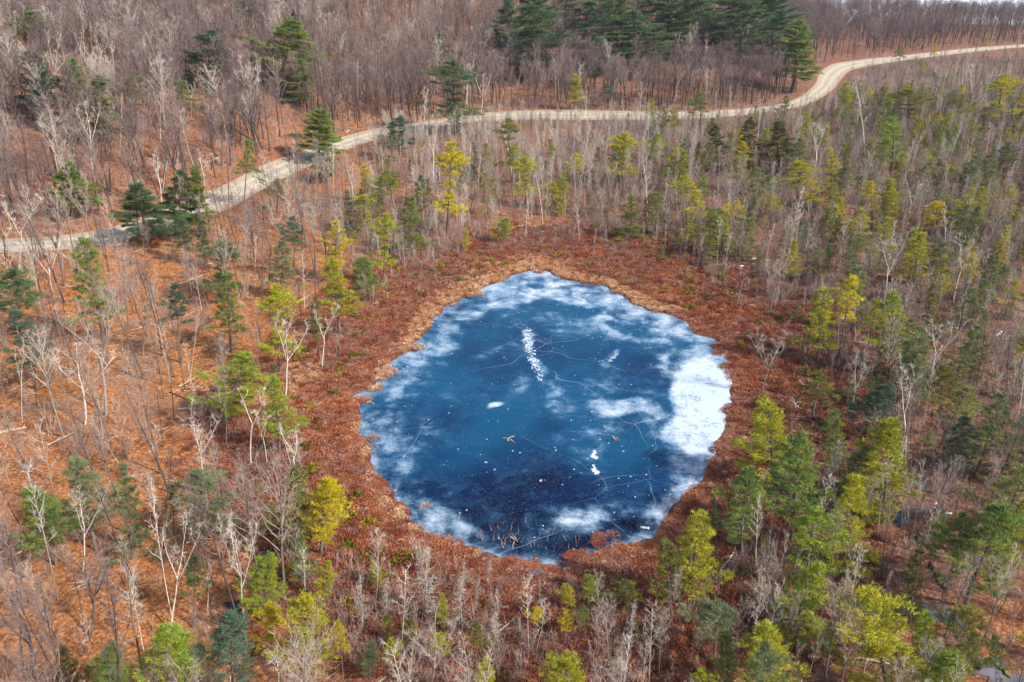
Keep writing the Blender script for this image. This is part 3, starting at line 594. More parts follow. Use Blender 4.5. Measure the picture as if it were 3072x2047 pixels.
# ---------------------------------------------------------------- pines of the photograph
COL = {'D': (.060,.125,.055,.15), 'B': (.075,.125,.085,.05), 'G': (.120,.190,.050,.3), 'P': (.150,.195,.105,.15), 'O': (.115,.130,.040,.45), 'Y': (.31,.325,.024,.6), 'L': (.20,.275,.035,.35), 'Z': (.52,.43,.010,.9), 'K': (.060,.058,.026,.2)}
PINES = [
(40,22,103,85,95,150,'G','r','small green pine in the top left corner'),
(45,113,103,215,92,262,'B','c','dark bluish pine at far upper left edge'),
(72,157,123,245,112,300,'B','f','pale blue green pine behind upper left birches'),
(127,127,180,233,165,293,'G','l','tall pine with double dark trunk, upper left'),
(187,170,247,290,215,335,'P','f','wide soft green pine behind the antler shaped birch'),
(280,163,328,233,320,290,'G','r','crooked green pine right of the upper left birches'),
(393,180,437,233,425,290,'G','c','small green pine beside a thin white birch'),
(457,163,500,215,485,270,'P','c','faded light green pine on the upper left hill'),
(443,67,510,160,480,200,'B','c','blue green pine alone on the upper left hillside'),
(547,-25,588,42,570,95,'D','c','dark pine cut by the top edge, left half'),
(663,22,688,57,678,95,'K','c','narrow olive treetop behind the great round pine'),
(605,40,705,160,640,205,'G','f','great round pine on the upper left hill'),
(667,133,714,228,700,258,'G','c','narrow pine below right of the great round pine'),
(700,250,765,340,730,374,'G','f','pine overhanging the road left of the walker'),
(728,345,762,392,748,422,'P','l','low soft pine below the road near the walker'),
(127,367,190,475,168,505,'G','f','bushy green pine left, well above the road'),
(550,317,590,402,560,475,'G','c','narrow pine above the diagonal stretch of road'),
(296,420,372,528,340,562,'D','f','dark full pine at the roadside, far left'),
(378,385,433,487,412,548,'D','l','dark pine with white birches, above the left road'),
(437,380,477,487,460,550,'G','c','yellowish pine touching the left road'),
(386,483,437,560,428,606,'D','c','dark pine just below the left road'),
(622,410,660,450,637,490,'P','r','tiny faded pine below the diagonal road'),
(150,542,243,696,240,800,'G','c','tall leaning pine below the left road end'),
(-30,605,72,708,50,800,'D','f','dark pine cut by the left edge, middle'),
(5,700,90,822,85,897,'B','f','grey green pine below the dark edge pine'),
(367,645,437,715,417,837,'B','r','umbrella pine on bare orange leaf litter'),
(443,505,485,575,475,622,'D','c','small dark pine above the twin dark pines'),
(470,555,552,655,500,700,'D','l','dark ragged pine on the orange slope'),
(493,625,560,735,530,810,'G','c','grey green pine above the big dark log'),
(580,648,665,805,645,862,'Y','l','yellow green leaning pine left of the pond'),
(613,550,677,650,643,692,'P','c','faded green pine amid thin pale trunks'),
(645,495,707,570,675,642,'B','r','faded blue pine above the left shore'),
(727,508,795,590,770,652,'Z','r','golden pine top above the left shore'),
(707,680,745,760,735,812,'O','c','thin olive pine left of the pond top'),
(735,590,812,705,780,772,'Y','f','yellow pine nearest the upper left shore'),
(800,590,870,670,850,694,'G','c','green pine by the upper left shore scrub'),
(450,812,595,930,512,978,'L','r','broad lime green pine left of the pond'),
(600,862,680,990,643,1052,'L','f','lime green pine standing at the left shore'),
(30,1108,140,1252,130,1300,'G','f','green pine at lower left edge'),
(140,1040,250,1215,222,1268,'P','f','tall soft green pine behind the forked birch'),
(257,1055,340,1245,305,1285,'P','c','slender soft green pine left of the tall birch'),
(370,1110,420,1180,400,1235,'D','c','small dark pine behind the tall lower birch'),
(415,1085,545,1215,470,1262,'P','r','wide grey green pine in the lower left'),
(622,1060,715,1215,690,1285,'O','f','dark olive pine beside the golden pine'),
(695,1085,797,1230,738,1275,'Z','f','golden yellow pine at the lower left shore'),
(415,1280,475,1365,445,1445,'D','r','dark blue green pine by the small gully'),
(560,1275,650,1385,600,1432,'L','f','bright green pine behind the big bare ash'),
(597,1385,655,1480,625,1525,'Z','l','small golden pine near the lower left'),
(665,1360,770,1500,705,1567,'Y','l','tall yellow green pine below the golden pine'),
(760,1425,805,1500,790,1575,'Z','r','thin golden pine on the lower left bog edge'),
(320,1415,450,1575,400,1665,'L','f','lush green pine at the bottom edge, left'),
(460,1395,580,1560,540,1625,'B','f','blue green pine at the bottom, behind bare branches'),
(205,1485,318,1620,270,1690,'G','f','green pine cut by the bottom edge, far left'),
(123,1485,190,1580,160,1615,'K','f','dim olive pine near the bottom left corner'),
(665,1230,722,1300,695,1350,'G','c','green pine hidden behind a white branched tree'),
(725,1285,770,1350,750,1392,'Y','r','small yellow green pine below the golden pine'),
(824,1470,870,1530,850,1565,'P','r','faded bog pine at the bottom, left of centre'),
(874,1465,915,1510,895,1552,'Y','r','little yellow bog pine near the bottom centre'),
(1286,1342,1326,1392,1304,1442,'Y','r','small yellow bog pine below the pond'),
(1331,1325,1377,1370,1350,1422,'L','r','round green bog pine below the pond'),
(1410,1335,1480,1370,1460,1432,'O','r','flat topped olive pine below the pond, right'),
(1218,1392,1258,1420,1240,1452,'Z','r','tiny golden bog pine below the pond'),
(1278,1410,1318,1432,1300,1472,'Z','r','low golden bog pine beside a grey stick'),
(1000,1365,1035,1430,1020,1452,'Y','c','small green pine beside the lichen grey snag'),
(1250,1495,1340,1580,1300,1645,'Y','f','bright yellow green pine at the bottom centre'),
(1325,1385,1362,1430,1345,1472,'G','r','dull green bog pine under the round one'),
(980,1462,1030,1490,1005,1532,'Y','r','yellow green bog pine behind bare brush'),
(1500,1230,1585,1370,1545,1422,'O','f','olive pine at the lower right shore'),
(1555,1175,1660,1320,1592,1402,'Y','c','yellow topped pine at the lower right shore'),
(1642,1072,1752,1200,1704,1280,'G','r','dark crowned pine on a tall black trunk'),
(1760,1000,1905,1190,1815,1245,'G','f','largest deep green pine right of the pond'),
(1900,1075,2022,1275,1922,1315,'Y','c','tall yellow pine right of the largest pine'),
(1970,958,2095,1160,2030,1205,'Y','f','wide yellow pine at right, above the dark pool'),
(1793,1165,1917,1290,1850,1392,'L','r','bright lime pine below the largest pine'),
(1796,1280,1925,1432,1819,1465,'L','c','conical green pine in the lower right'),
(2205,1137,2360,1320,2215,1398,'G','f','big round green pine at the right edge'),
(2065,1260,2140,1410,2090,1435,'K','c','dark brownish hemlock beside fallen logs'),
(1945,1365,2115,1520,2040,1595,'Y','l','spreading yellow green pine at the bottom right'),
(2090,1400,2155,1490,2130,1545,'L','c','dark edged green cone pine, bottom right'),
(2155,1400,2255,1500,2210,1565,'O','l','olive pine over the bottom right ice'),
(2095,1490,2235,1605,2170,1690,'L','f','green pine cut by the bottom edge, right'),
(1700,1445,1845,1580,1780,1648,'Y','f','yellow green pine near the bottom, right of centre'),
(1590,1375,1715,1445,1640,1522,'P','r','flat pale green pine below the right shore'),
(1640,1445,1695,1530,1670,1585,'G','c','slim green pine at the bottom right of centre'),
(1628,1145,1660,1205,1650,1292,'D','c','small dark pine at the right shore'),
(1569,1535,1640,1610,1610,1690,'Y','r','yellow pine tip at the bottom edge'),
(2250,1448,2300,1530,2290,1605,'G','c','small green pine in the bottom right corner'),
(1702,920,1830,1060,1770,1115,'Y','c','bright yellow pine nearest the right shore'),
(1885,940,1955,1045,1925,1105,'G','c','green pine between two bright yellow pines'),
(1855,658,1927,785,1877,844,'Y','c','yellow green cone pine on a black trunk'),
(1935,635,2003,720,1925,830,'Z','l','sparse golden pine leaning right'),
(2005,670,2100,820,2045,872,'L','f','broad yellow green pine in the right wood'),
(2082,528,2155,615,2100,670,'Y','r','yellow green pine high in the right wood'),
(2130,575,2185,650,2155,704,'Y','c','yellow pine touching its larger right wood neighbour'),
(1810,550,1850,602,1825,692,'Y','l','small yellow tip above the right shore scrub'),
(1947,532,1990,605,1955,652,'G','l','two tiered green pine in the right wood'),
(1880,578,1905,622,1892,662,'O','c','little olive pine in the right scrub'),
(2257,585,2305,645,2280,702,'P','c','faded green pine near the right edge, middle'),
(1975,875,2065,970,2010,1015,'B','f','blue green pine behind the leaning bare tree'),
(2130,830,2200,905,2160,955,'O','f','olive pine under white bare branches, right'),
(2210,745,2280,835,2225,892,'G','c','dull green pine at right, above middle'),
(1830,850,1910,915,1865,965,'O','l','thin olive pine among the snow patches'),
(2120,670,2162,745,2140,792,'O','c','slim olive pine in the right wood'),
(2140,960,2235,1045,2180,1092,'B','r','dim blue pine in purple brush, right'),
(2310,950,2365,1015,2350,1065,'G','r','green pine cut by the right edge'),
(2205,650,2250,690,2230,735,'P','r','grey green pine top, right wood'),
(2015,267,2075,365,2045,407,'L','c','narrow pine with yellow tip below the far road'),
(2258,168,2320,267,2290,302,'Z','l','pale golden pine near the upper right edge'),
(1922,187,1965,247,1940,287,'Y','c','small yellow pine beside the road bend'),
(1855,288,1890,330,1875,377,'G','c','small green pine below the road bend'),
(2060,200,2140,275,2085,312,'O','l','faded olive pine below the far road'),
(2148,275,2178,355,2160,387,'G','c','thin green pine in the upper right wood'),
(2290,327,2328,368,2305,412,'B','r','blue green pine near the upper right edge'),
(2252,353,2292,413,2270,452,'P','c','pale pine in the upper right wood'),
(1790,370,1860,420,1832,477,'Y','l','yellow pine with wide arms, upper right'),
(1842,413,1885,467,1868,512,'Z','l','golden pine above the right shore scrub'),
(1988,415,2026,467,2005,532,'Z','l','narrow golden pine in the right wood'),
(2028,407,2070,477,2050,532,'Y','c','yellow green pine touching the narrow golden one'),
(2130,463,2186,508,2160,572,'Z','l','orange tinted pine in the right wood'),
(1683,327,1726,347,1690,402,'Z','r','flat golden tuft before the dark cedars'),
(1628,283,1670,375,1650,398,'K','f','left dark brown cedar below the road'),
(1695,268,1740,350,1720,392,'K','f','middle dark brown cedar below the road'),
(1760,277,1822,383,1790,402,'K','f','right dark brown cedar below the road'),
(1590,213,1632,267,1610,312,'G','r','green pine astride the road, right of centre'),
(1800,45,1880,157,1820,214,'G','l','layered pine at the right end of the grove'),
(1165,10,1262,150,1232,185,'D','f','leftmost big pine of the dark grove'),
(1130,-5,1195,95,1165,150,'D','f','dark pine behind the leftmost grove pine'),
(1265,-30,1330,50,1300,100,'D','f','grove pine at the top edge, left part'),
(1340,-20,1435,105,1395,150,'D','f','second big pine of the dark grove'),
(1425,18,1528,130,1480,165,'D','c','front pine in the middle of the grove'),
(1500,-20,1590,90,1550,140,'D','f','grove pine right of the front one'),
(1575,-30,1660,88,1620,140,'D','f','fourth big pine of the dark grove'),
(1655,-30,1740,110,1700,165,'D','f','grove pine behind a bare grey tree'),
(1735,-30,1818,115,1775,160,'D','f','rightmost tall pine of the dark grove'),
(1470,-60,1550,30,1515,95,'D','f','back row grove pine at the top edge'),
(1205,-60,1270,60,1240,112,'D','f','shaded back pine at the left end of the grove'),
(1385,-50,1450,50,1420,112,'D','f','shaded back pine behind the second grove pine'),
(1545,-60,1620,40,1585,105,'D','f','shaded back pine right of the grove middle'),
(1625,-50,1700,50,1662,112,'D','f','shaded back pine behind the fourth grove pine'),
(1700,-60,1790,40,1745,108,'D','f','shaded back pine at the right end of the grove'),
(1350,75,1380,175,1366,203,'D','c','narrow dark spire in front of the grove'),
(995,75,1035,115,1015,168,'D','r','little dark pine left of the grove'),
(1008,137,1105,245,1050,308,'D','l','solitary layered pine beside the gravel road'),
(1028,245,1072,285,1045,315,'D','r','dark sapling pine under the solitary one'),
(885,265,940,340,915,372,'B','f','dark pine on the road edge, left of centre'),
(1305,170,1340,225,1320,254,'Y','c','yellow green pine above the straight road'),
(1375,190,1405,215,1390,252,'B','r','tiny blue green pine above the straight road'),
(1000,318,1060,465,1027,545,'Z','l','tall narrow golden pine above the pond'),
(1145,270,1190,370,1175,422,'O','l','thin olive pine below the straight road'),
(1185,360,1235,450,1208,475,'Y','l','yellow pine right of the narrow golden one'),
(1255,318,1282,362,1275,402,'G','c','small green tuft above the pond'),
(1310,350,1345,390,1330,442,'Z','r','small golden tuft above the pond'),
(1410,305,1470,395,1430,432,'Y','l','sparse yellow pine right of centre'),
(1485,305,1525,350,1482,408,'L','r','rounded green pine on a pale stem'),
(1255,420,1295,450,1265,487,'Y','r','low yellow tuft above the pond'),
(870,390,925,440,905,482,'L','r','lime pine left of the narrow golden one'),
(900,450,970,560,950,582,'G','c','full green pine above the pond, left'),
(808,443,862,515,840,532,'Y','l','leaning yellow pine above the left shore'),
(860,490,915,600,880,657,'Y','l','yellow green pine on a thin dark stem'),
(955,400,985,450,970,472,'B','r','small blue pine left of the golden one'),
(1130,497,1178,545,1150,562,'L','r','small lime bush pine above the pond'),
(1060,525,1080,565,1070,577,'Z','c','tiny yellow pine above the pond'),
(1420,450,1480,540,1450,553,'O','c','olive pine at the upper bog edge'),
(1480,440,1530,520,1505,542,'O','c','grey olive pine at the upper bog edge'),
(1739,403,1780,445,1765,482,'G','r','green pine below the dark cedars'),
(1755,447,1792,474,1775,522,'Y','r','yellow tuft at the upper right bog edge'),
]
SH = {'c': 'cone', 'r': 'round', 'f': 'full', 'l': 'layer'}
for n_, (x0, y0, x1, y1, xb, yb, col, sh, lab) in enumerate(PINES):
    xt = (x0+x1)/2+(-1 if xb > (x0+x1)/2 else 1)*(x1-x0)*.05
    B, T, h = fit(xt, y0, xb, yb, .22)
    zc = proj(B.x, B.y, B.z+h*.7)[2]
    grove = 'grove' in lab and h > 15 or 'great round' in lab
    wd = (x1-x0)*K*zc/F*(1.75 if grove else ((1.85 if x1 < 800 else 1.5) if y0 < 480 else 1.24))
    fr = (yb-y1)/max(1, (yb-y0)); cb = min((.08, .30, .52), key=lambda c: abs(c-fr*.95))
    if grove: cb = .08
    pr = PINE[(SH[sh], cb)]
    if grove or (x1 < 800 and y0 < 480 and cb < .4): pr = GROVE[n_ % 3]
    c = COL[col]; j = R.uniform(.85, 1.18)
    o = place('pine_tree', pr, B, T, wd, color=(c[0]*j*R.uniform(.92, 1.1), c[1]*j, c[2]*j, c[3]))
    tag(o, lab, 'pine')
    HEROES.append((xb, (y0+yb)/2, lab)); BOXES.append((x0-6, y0, x1+6, min(y1, yb)+8, zc))

# ---------------------------------------------------------------- pale trees of the photograph: top, base, width, kind
BIR = [
(190,8,195,140,30,0,'tallest of the white birches in the upper left clump'),(178,62,190,165,22,1,'leaning white birch at the left of the clump'),(213,44,213,150,12,2,'straight thin birch at the right of the clump'),
(243,64,227,165,45,0,'forked white birch just right of the clump'),(130,72,122,200,35,1,'bent white birch left of the clump'),(158,120,120,215,60,3,'birch spreading over the double trunk pine'),
(200,230,212,395,58,0,'antler shaped white birch on the left hill'),(105,262,134,400,42,1,'broom shaped birch leaning at far left'),(255,212,252,330,30,1,'vase shaped birch behind the antler one'),
(285,215,275,360,20,2,'slim white birch right of the vase one'),(362,205,370,330,38,0,'two armed white birch on the left hill'),(437,175,440,270,26,1,'white birch right of the small green pine'),
(345,348,378,505,52,1,'leaning birch above the left road'),(378,345,374,440,28,2,'birch top rising between the roadside pines'),(412,345,405,480,18,2,'narrow birch over the dark roadside pine'),
(480,345,467,450,64,3,'curly armed white birch above the left road'),(205,1112,190,1315,82,3,'forked antler birch at the lower left'),(325,1075,398,1435,50,2,'long leaning white birch at the lower left'),
(418,1190,392,1450,92,0,'twisted white birch crossing the leaning one'),(690,1240,705,1400,62,2,'pale birch above the yellow lower pine'),(470,1280,477,1412,54,2,'small white birch above the gully'),
(38,785,52,975,34,1,'broken topped birch at the left edge'),(190,795,196,978,150,3,'wide white dead tree on orange litter'),(456,697,436,888,16,2,'crooked bare birch pole by the dark log'),
(675,720,656,917,82,0,'white tree leaning at the left shore'),(745,690,740,848,60,1,'pair of pale stems at the upper left shore'),(460,940,466,1122,92,3,'many branched white tree left of the pond'),
(572,880,577,1072,70,1,'white stems in front of the broad lime pine'),(680,985,676,1105,70,0,'pale tree by the left shoreline'),(520,1460,531,1585,92,3,'spreading white tree at the bottom left'),
(645,1490,640,1600,84,3,'tangled white tree at the bottom edge'),(975,200,970,325,36,1,'white birch above the road left of centre'),(1110,168,1106,268,38,0,'white birch right of the solitary pine'),
(1003,440,972,572,24,2,'birch leaning over the upper bog edge'),(1625,85,1617,208,20,2,'lone white birch stem below the grove'),(1958,18,1930,88,42,0,'leaning white birch above the far road'),
(2235,135,2236,245,32,1,'forked white birch at the upper right'),(1992,170,1988,372,56,2,'tall pale tree right of the road bend'),(2272,285,2262,378,36,2,'whitish stem near the upper right edge'),
(2060,535,2030,700,84,3,'broad pale tree in the right wood'),(2215,540,2190,700,60,1,'curved white tree at the right'),(1945,1290,1928,1452,40,2,'broken white snag in the lower right'),
(1745,1115,1736,1312,62,2,'pale tree between lower right pines'),(1120,785,1120,785,0,0,''),(1878,280,1872,420,60,3,'pale tree among the upper right scrub'),
(1240,290,1240,420,30,2,'pale stem right of the thin olive pine'),(1075,330,1072,480,24,2,'pale pole right of the narrow golden pine'),(1100,350,1097,470,20,2,'second pale pole right of the golden pine'),
(40,440,45,620,90,3,'bare white crown at the left road end'),(95,545,125,690,80,0,'white tree crossing the left road end'),(2180,735,2130,890,90,3,'white branched tree in purple brush'),(1700,640,1692,712,20,2,'thin snag on the right bog'),
(2095,415,2085,520,50,1,'grey white tree at upper right'),(1560,400,1556,500,20,2,'thin pale pole at the upper bog edge')]
for (xt, yt, xb, yb, wd, st_, lab) in BIR:
    if not lab: continue
    B, T, h = fit(xt, yt, xb, yb, .32)
    zc = proj(B.x, B.y, B.z+h*.7)[2]; pr = BIRCH[(st_+(int(xb) % 2)*3) % 5] if st_ != 2 else (POLE+[BIRCH[2]])[int(xb) % 3]
    if yt > 1200 and xt > 800: pass
    BOXES.append((xt-wd*.5, yt, xt+wd*.5, yt+(yb-yt)*.6, zc)); o = place('birch_tree', pr, B, T, max(wd*K*zc/F, h*.14)); tag(o, lab, 'birch'); HEROES.append((xb, (yt+yb)/2, lab))
SN = [(985,1255,977,1422,80,2,'largest lichen grey snag below the pond'),(1062,1320,1063,1457,52,1,'tall lichen grey snag near the bottom'),(1092,1312,1092,1412,22,0,'narrow lichen snag beside the tall one'),
(1118,1285,1118,1345,26,0,'short grey snag at the lower shore'),(1068,1285,1066,1350,26,1,'small grey snag below the pond, left'),(1140,1405,1138,1480,50,2,'ragged grey snag near the bottom centre'),(1202,1410,1202,1480,30,0,'thin grey snag near the bottom centre'),
(893,1325,891,1420,34,1,'grey snag on the lower left bog'),(1455,1385,1440,1500,46,2,'leaning grey snag below the right shore'),(1560,1310,1558,1392,20,0,'slender snag under the olive shore pine'),(1430,1470,1426,1560,60,2,'grey snag at the bottom, right of centre'),(830,1310,836,1450,44,1,'purple grey snag on the left bog'),(1240,1330,1241,1398,18,0,'thin snag below the pond centre')]
for (xt, yt, xb, yb, wd, st_, lab) in SN:
    B, T, h = fit(xt, yt, xb, yb, .2); zc = proj(B.x, B.y, B.z+h*.5)[2]
    o = place('dead_tree', SNAG[st_], B, T, wd*K*zc/F*1.1); tag(o, lab, 'dead tree'); HEROES.append((xb, (yt+yb)/2, lab))
# large bare trees that stand out
BIG = [(535,1190,562,1435,105,0,.85,'big bare ash near the lower left gully'),(208,1250,205,1470,150,1,.35,'spreading bare oak on orange leaves, lower left'),(1125,0,0,0,0,0,0,''),(345,45,345,150,72,2,.75,'round pale crowned tree on the upper left hill'),
(425,60,430,180,66,0,.6,'bare tree with a sunlit crown, upper left'),(580,140,590,330,92,1,.75,'large pale crowned tree above the diagonal road'),(1720,42,1697,165,66,2,.75,'bare grey tree before the dark grove'),
(1585,60,1573,200,62,0,.7,'bare grey tree left of the white stem'),(1990,815,1955,958,84,1,.75,'leaning bare tree by the right red bog'),(2330,1275,2258,1475,84,0,.7,'leaning grey tree in front of the edge pine'),(1110,60,1105,160,50,1,.72,'bare tree below the leftmost grove pine'),
(2095,1085,2035,1310,70,2,.6,'leaning tree across the dark frozen pool'),(320,620,330,820,70,2,.7,'pale bare tree above the umbrella pine'),(2010,1360,1985,1540,40,1,.55,'grey trunk at the bottom right'),(0,1270,100,1570,90,0,.5,'bent grey trunk at the bottom left corner'),
(970,1440,985,1590,150,2,.72,'wide bare bush tree at the bottom centre'),(1790,1225,1760,1430,40,1,.65,'leaning grey tree in front of the lime pines'),(750,1120,745,1200,40,1,.4,'small purple tree behind the golden pine'),(1780,600,1770,720,70,0,.6,'grey bare tree right of the bog'),(1760,760,1752,905,90,2,.7,'tall grey tree beside the right shore')]
for (xt, yt, xb, yb, wd, st_, tone, lab) in BIG:
    if not lab: continue
    B, T, h = fit(xt, yt, xb, yb, .38); zc = proj(B.x, B.y, B.z+h*.7)[2]
    o = place('bare_tree', VASE[st_], B, T, max(wd*K*zc/F, h*.2), tone=tone); tag(o, lab, 'bare tree'); HEROES.append((xb, (yt+yb)/2, lab))
NBIG = len([b for b in BIG if b[-1]])

# ---------------------------------------------------------------- scattered wood
def visible(x, y, z, h, m=60):
    a, b, zc = proj(x, y, z); c, d, _ = proj(x, y, z+h)
    return -m < a < 2353+m and b > -m and d < 1568+m and zc > 5
taken = [(o.location.x, o.location.y) for o in C.objects if o.type == 'EMPTY']
TK = np.array(taken)
cand = []
step = 3.2
gx = np.arange(-430, 560, step); gy = np.arange(28, 700, step)
GX, GY = np.meshgrid(gx, gy); GX = GX+NR.uniform(-.5, .5, GX.shape)*step*.95; GY = GY+NR.uniform(-.5, .5, GY.shape)*step*.95
GX = GX.ravel(); GY = GY.ravel(); GZ = height(GX, GY)+.1; GS = pond_sdf(GX, GY)
PXs, PYs, ZC = proj(GX, GY, GZ); PXt, PYt, _ = proj(GX, GY, GZ+15)
RPx, RPy, RPz = proj(ROADC[:, 0], ROADC[:, 1], height(ROADC[:, 0], ROADC[:, 1])); cl = ground(790, 405); BXA = np.array(BOXES)
for i in range(len(GX)):
    x, y, z = GX[i], GY[i], GZ[i]
    if not (-90 < PXs[i] < 2443 and PYs[i] > -70 and PYt[i] < 1620 and ZC[i] > 5): continue
    s = GS[i]
    s = s-float(bogw_(x, y))
    if s < 6: continue
    if not road_clear(x, y, .1): continue
    if (x-cl.x)**2+((y-cl.y)*.6)**2 < 60: continue
    if np.min((TK[:, 0]-x)**2+(TK[:, 1]-y)**2) < 2.2: continue
    X_, Y_ = PXs[i], PYs[i]
    # the crowns of the marked pines and birches stand free in the photograph
    hh = Y_-(Y_-PYt[i])*.85
    ov = (BXA[:, 0] < X_+8) & (BXA[:, 2] > X_-8) & (BXA[:, 3] > hh) & (BXA[:, 1] < Y_-8) & (BXA[:, 4] > ZC[i]+2)
    short = False; hill_ = y > np.interp(x, RX, RY)
    if ov.any() and R.random() < (.93 if hill_ else .75):
        if hill_: continue
        short = True
    if X_ > 950 and R.random() < .85 and ((abs(RPx-X_) < 8) & (RPy > hh-6) & (RPy < Y_-3) & (RPz > ZC[i])).any(): short = True
    if 700 < X_ < 860 and 330 < Y_ < 440: continue
    r = R.random()
    if s < 16 and r > .30+(s-6)*.06: continue
    if y > 340 and R.random() > .55: continue
    if y > np.interp(x, RX, RY) and R.random() > .55: continue
    if Y_ < 40 and X_ > 1950 and r > .55: continue
    zone = 'hill' if y > np.interp(x, RX, RY) else ('left' if X_ < 800 and s > 12 else ('right' if X_ > 1500 and Y_ > 250 else 'bog'))
    if X_ > 800 and Y_ > 1280: zone = 'bog'
    if zone == 'left' and r > .48: continue
    cand.append((x, y, z, X_, Y_, zone, s, ZC[i], short))
WHERE = {'hill': 'on the hill above the gravel road', 'left': 'on the orange slope left of the pond', 'right': 'in the purple wood right of the pond', 'bog': 'along the bog margin round the pond'}
bare_list = []; small_pines = []; poles = []; mid_pines = []
for c in cand:
    x, y, z, X_, Y_, zone, s, zc, sh_ = c; r = R.random()
    if zone == 'right' and .16 < r < .42 or (zone == 'bog' and .10 < r < .16) or (zone == 'hill' and X_ > 2000 and .2 < r < .23): mid_pines.append(c); continue
    if zone == 'right' and r < .05 and len(small_pines) < 88: small_pines.append(c); continue
    if zone == 'bog' and r < .10 and len(small_pines) < 95: small_pines.append(c); continue
    if zone == 'hill' and r < .008 and X_ < 1900 and len(small_pines) < 100: small_pines.append(c); continue
    pr_ = {'hill': .035, 'left': .05, 'right': .15, 'bog': .24}[zone]
    if r > 1-pr_ and Y_ > 0: poles.append(c); continue
    bare_list.append(c)
def spec(c):
    x, y, z, X_, Y_, zone, s, zc, sh_ = c
    h = {'hill': R.uniform(12, 18), 'left': R.uniform(9, 16), 'right': R.uniform(6, 12), 'bog': R.uniform(5, 12)}[zone]
    if s < 14: h *= .65
    if sh_: h *= .5
    tone = {'hill': R.uniform(.0, .42) if X_ < 1500 else R.uniform(.0, .3), 'left': R.choice([.1, .25, .4, .5, .7]), 'right': R.uniform(.05, .75), 'bog': R.uniform(.15, .85)}[zone]
    if zone == 'hill' and X_ < 1700 and R.random() < .10: tone = .8
    P = {'hill': BARE[:4]+BARE[6:]+VASE, 'left': BARE[1:]+SLIM+SLIM+SLIM+VASE[:1], 'right': BARE[2:]+SLIM+SLIM+SLIM, 'bog': SLIM+BARE[4:7]}[zone]
    k = R.randrange(len(P)); return h, tone, P[k], R.uniform(.8, 1.15)*(1.25 if zone == 'hill' else 1)
specs = [(c, spec(c)) for c in bare_list]
def inframe(c, h): 
    X_, Y_ = c[3], c[4]; return 0 < X_ < 2353 and Y_ < 1700
specs.sort(key=lambda q: -(q[1][0]/q[0][7] if inframe(q[0], q[1][0]) else 0))
NI = 300-NBIG
indiv, rest = specs[:NI], specs[NI:]
ORD = ['nearest', 'second', 'third', 'fourth', 'fifth', 'sixth', 'seventh', 'eighth', 'ninth', 'tenth', 'eleventh', 'twelfth']
used = set()
ORD += ['thirteenth', 'fourteenth', 'fifteenth', 'sixteenth', 'seventeenth', 'eighteenth', 'nineteenth', 'twentieth']
HX = np.array([(a, b) for a, b, _ in HEROES])
def rel_label(X_, Y_, what):
    d = np.hypot(HX[:, 0]-X_, HX[:, 1]-Y_); i = int(np.argmin(d)); dx, dy = X_-HX[i, 0], Y_-HX[i, 1]
    rel = ('right of' if dx > 0 else 'left of') if abs(dx) > abs(dy) else ('in front of' if dy > 0 else 'behind')
    return i, rel, what, d[i]
def assign(items, what, cat, group):
    buckets = {}
    for o, X_, Y_ in items:
        i, rel, wn, d = rel_label(X_, Y_, what); buckets.setdefault((i, rel), []).append((d, o))
    for (i, rel), L in buckets.items():
        L.sort(key=lambda q: q[0])
        for k, (d, o) in enumerate(L):
            short = HEROES[i][2].split(',')[0]
            wds = short.split()[:9]
            while True:
                lab = f"{what}, {ORD[min(k, 19)]} one {rel} the {' '.join(wds)}"
                if lab not in used or k > 18: break
                k += 1
            used.add(lab)
            tag(o, ' '.join(lab.split()[:16]), cat, group)
items = []
for c, (h, tone, P, sw) in indiv:
    x, y, z = c[:3]; B = Vector((x, y, z)); lean = Vector((R.gauss(0, .05), R.gauss(0, .05), 0))*h
    o = place('bare_tree', P, B, B+Vector((0, 0, h))+lean, P.W*h/P.H*sw, tone=tone)
    items.append((o, c[3], c[4]-20)); o['group'] = 'leafless trees standing '+WHERE[c[5]]
for it in items: pass
assign(items, 'leafless grey tree', 'bare tree', None)
items = []
for c in R.sample(poles, min(240, len(poles))):
    x, y, z, X_, Y_, zone, s, zc, sh_ = c; h = (R.uniform(8, 15) if s > 14 else R.uniform(5, 8))*(.5 if sh_ else 1); B = Vector((x, y, z)); P = R.choice(POLE+[BIRCH[2], BIRCH[1]])
    o = place('birch_tree', P, B, B+Vector((R.gauss(0, .07)*h, R.gauss(0, .07)*h, h)), P.W*h/P.H*R.uniform(.7, 1))
    o['group'] = 'pale slim birches standing '+WHERE[zone]; items.append((o, X_, Y_-20))
assign(items, 'slim pale birch', 'birch', None)
items = []
for c in small_pines:
    x, y, z, X_, Y_, zone, s, zc, sh_ = c; h = (R.uniform(5, 10) if s > 16 else R.uniform(3, 5))*(.65 if sh_ else 1); B = Vector((x, y, z))
    P = PINE[(R.choice(['cone', 'round', 'layer']), R.choice([.08, .3, .52]))]; cc = COL[R.choice('PPOOGBPOY')]
    o = place('pine_tree', P, B, B+Vector((R.gauss(0, .03)*h, R.gauss(0, .03)*h, h)), R.uniform(2.2, 4.0)*(h/9), color=(cc[0], cc[1], cc[2], cc[3]))
    o['group'] = 'small pines standing '+WHERE[zone]; items.append((o, X_, Y_-15))
assign(items, 'small green pine', 'pine', None)

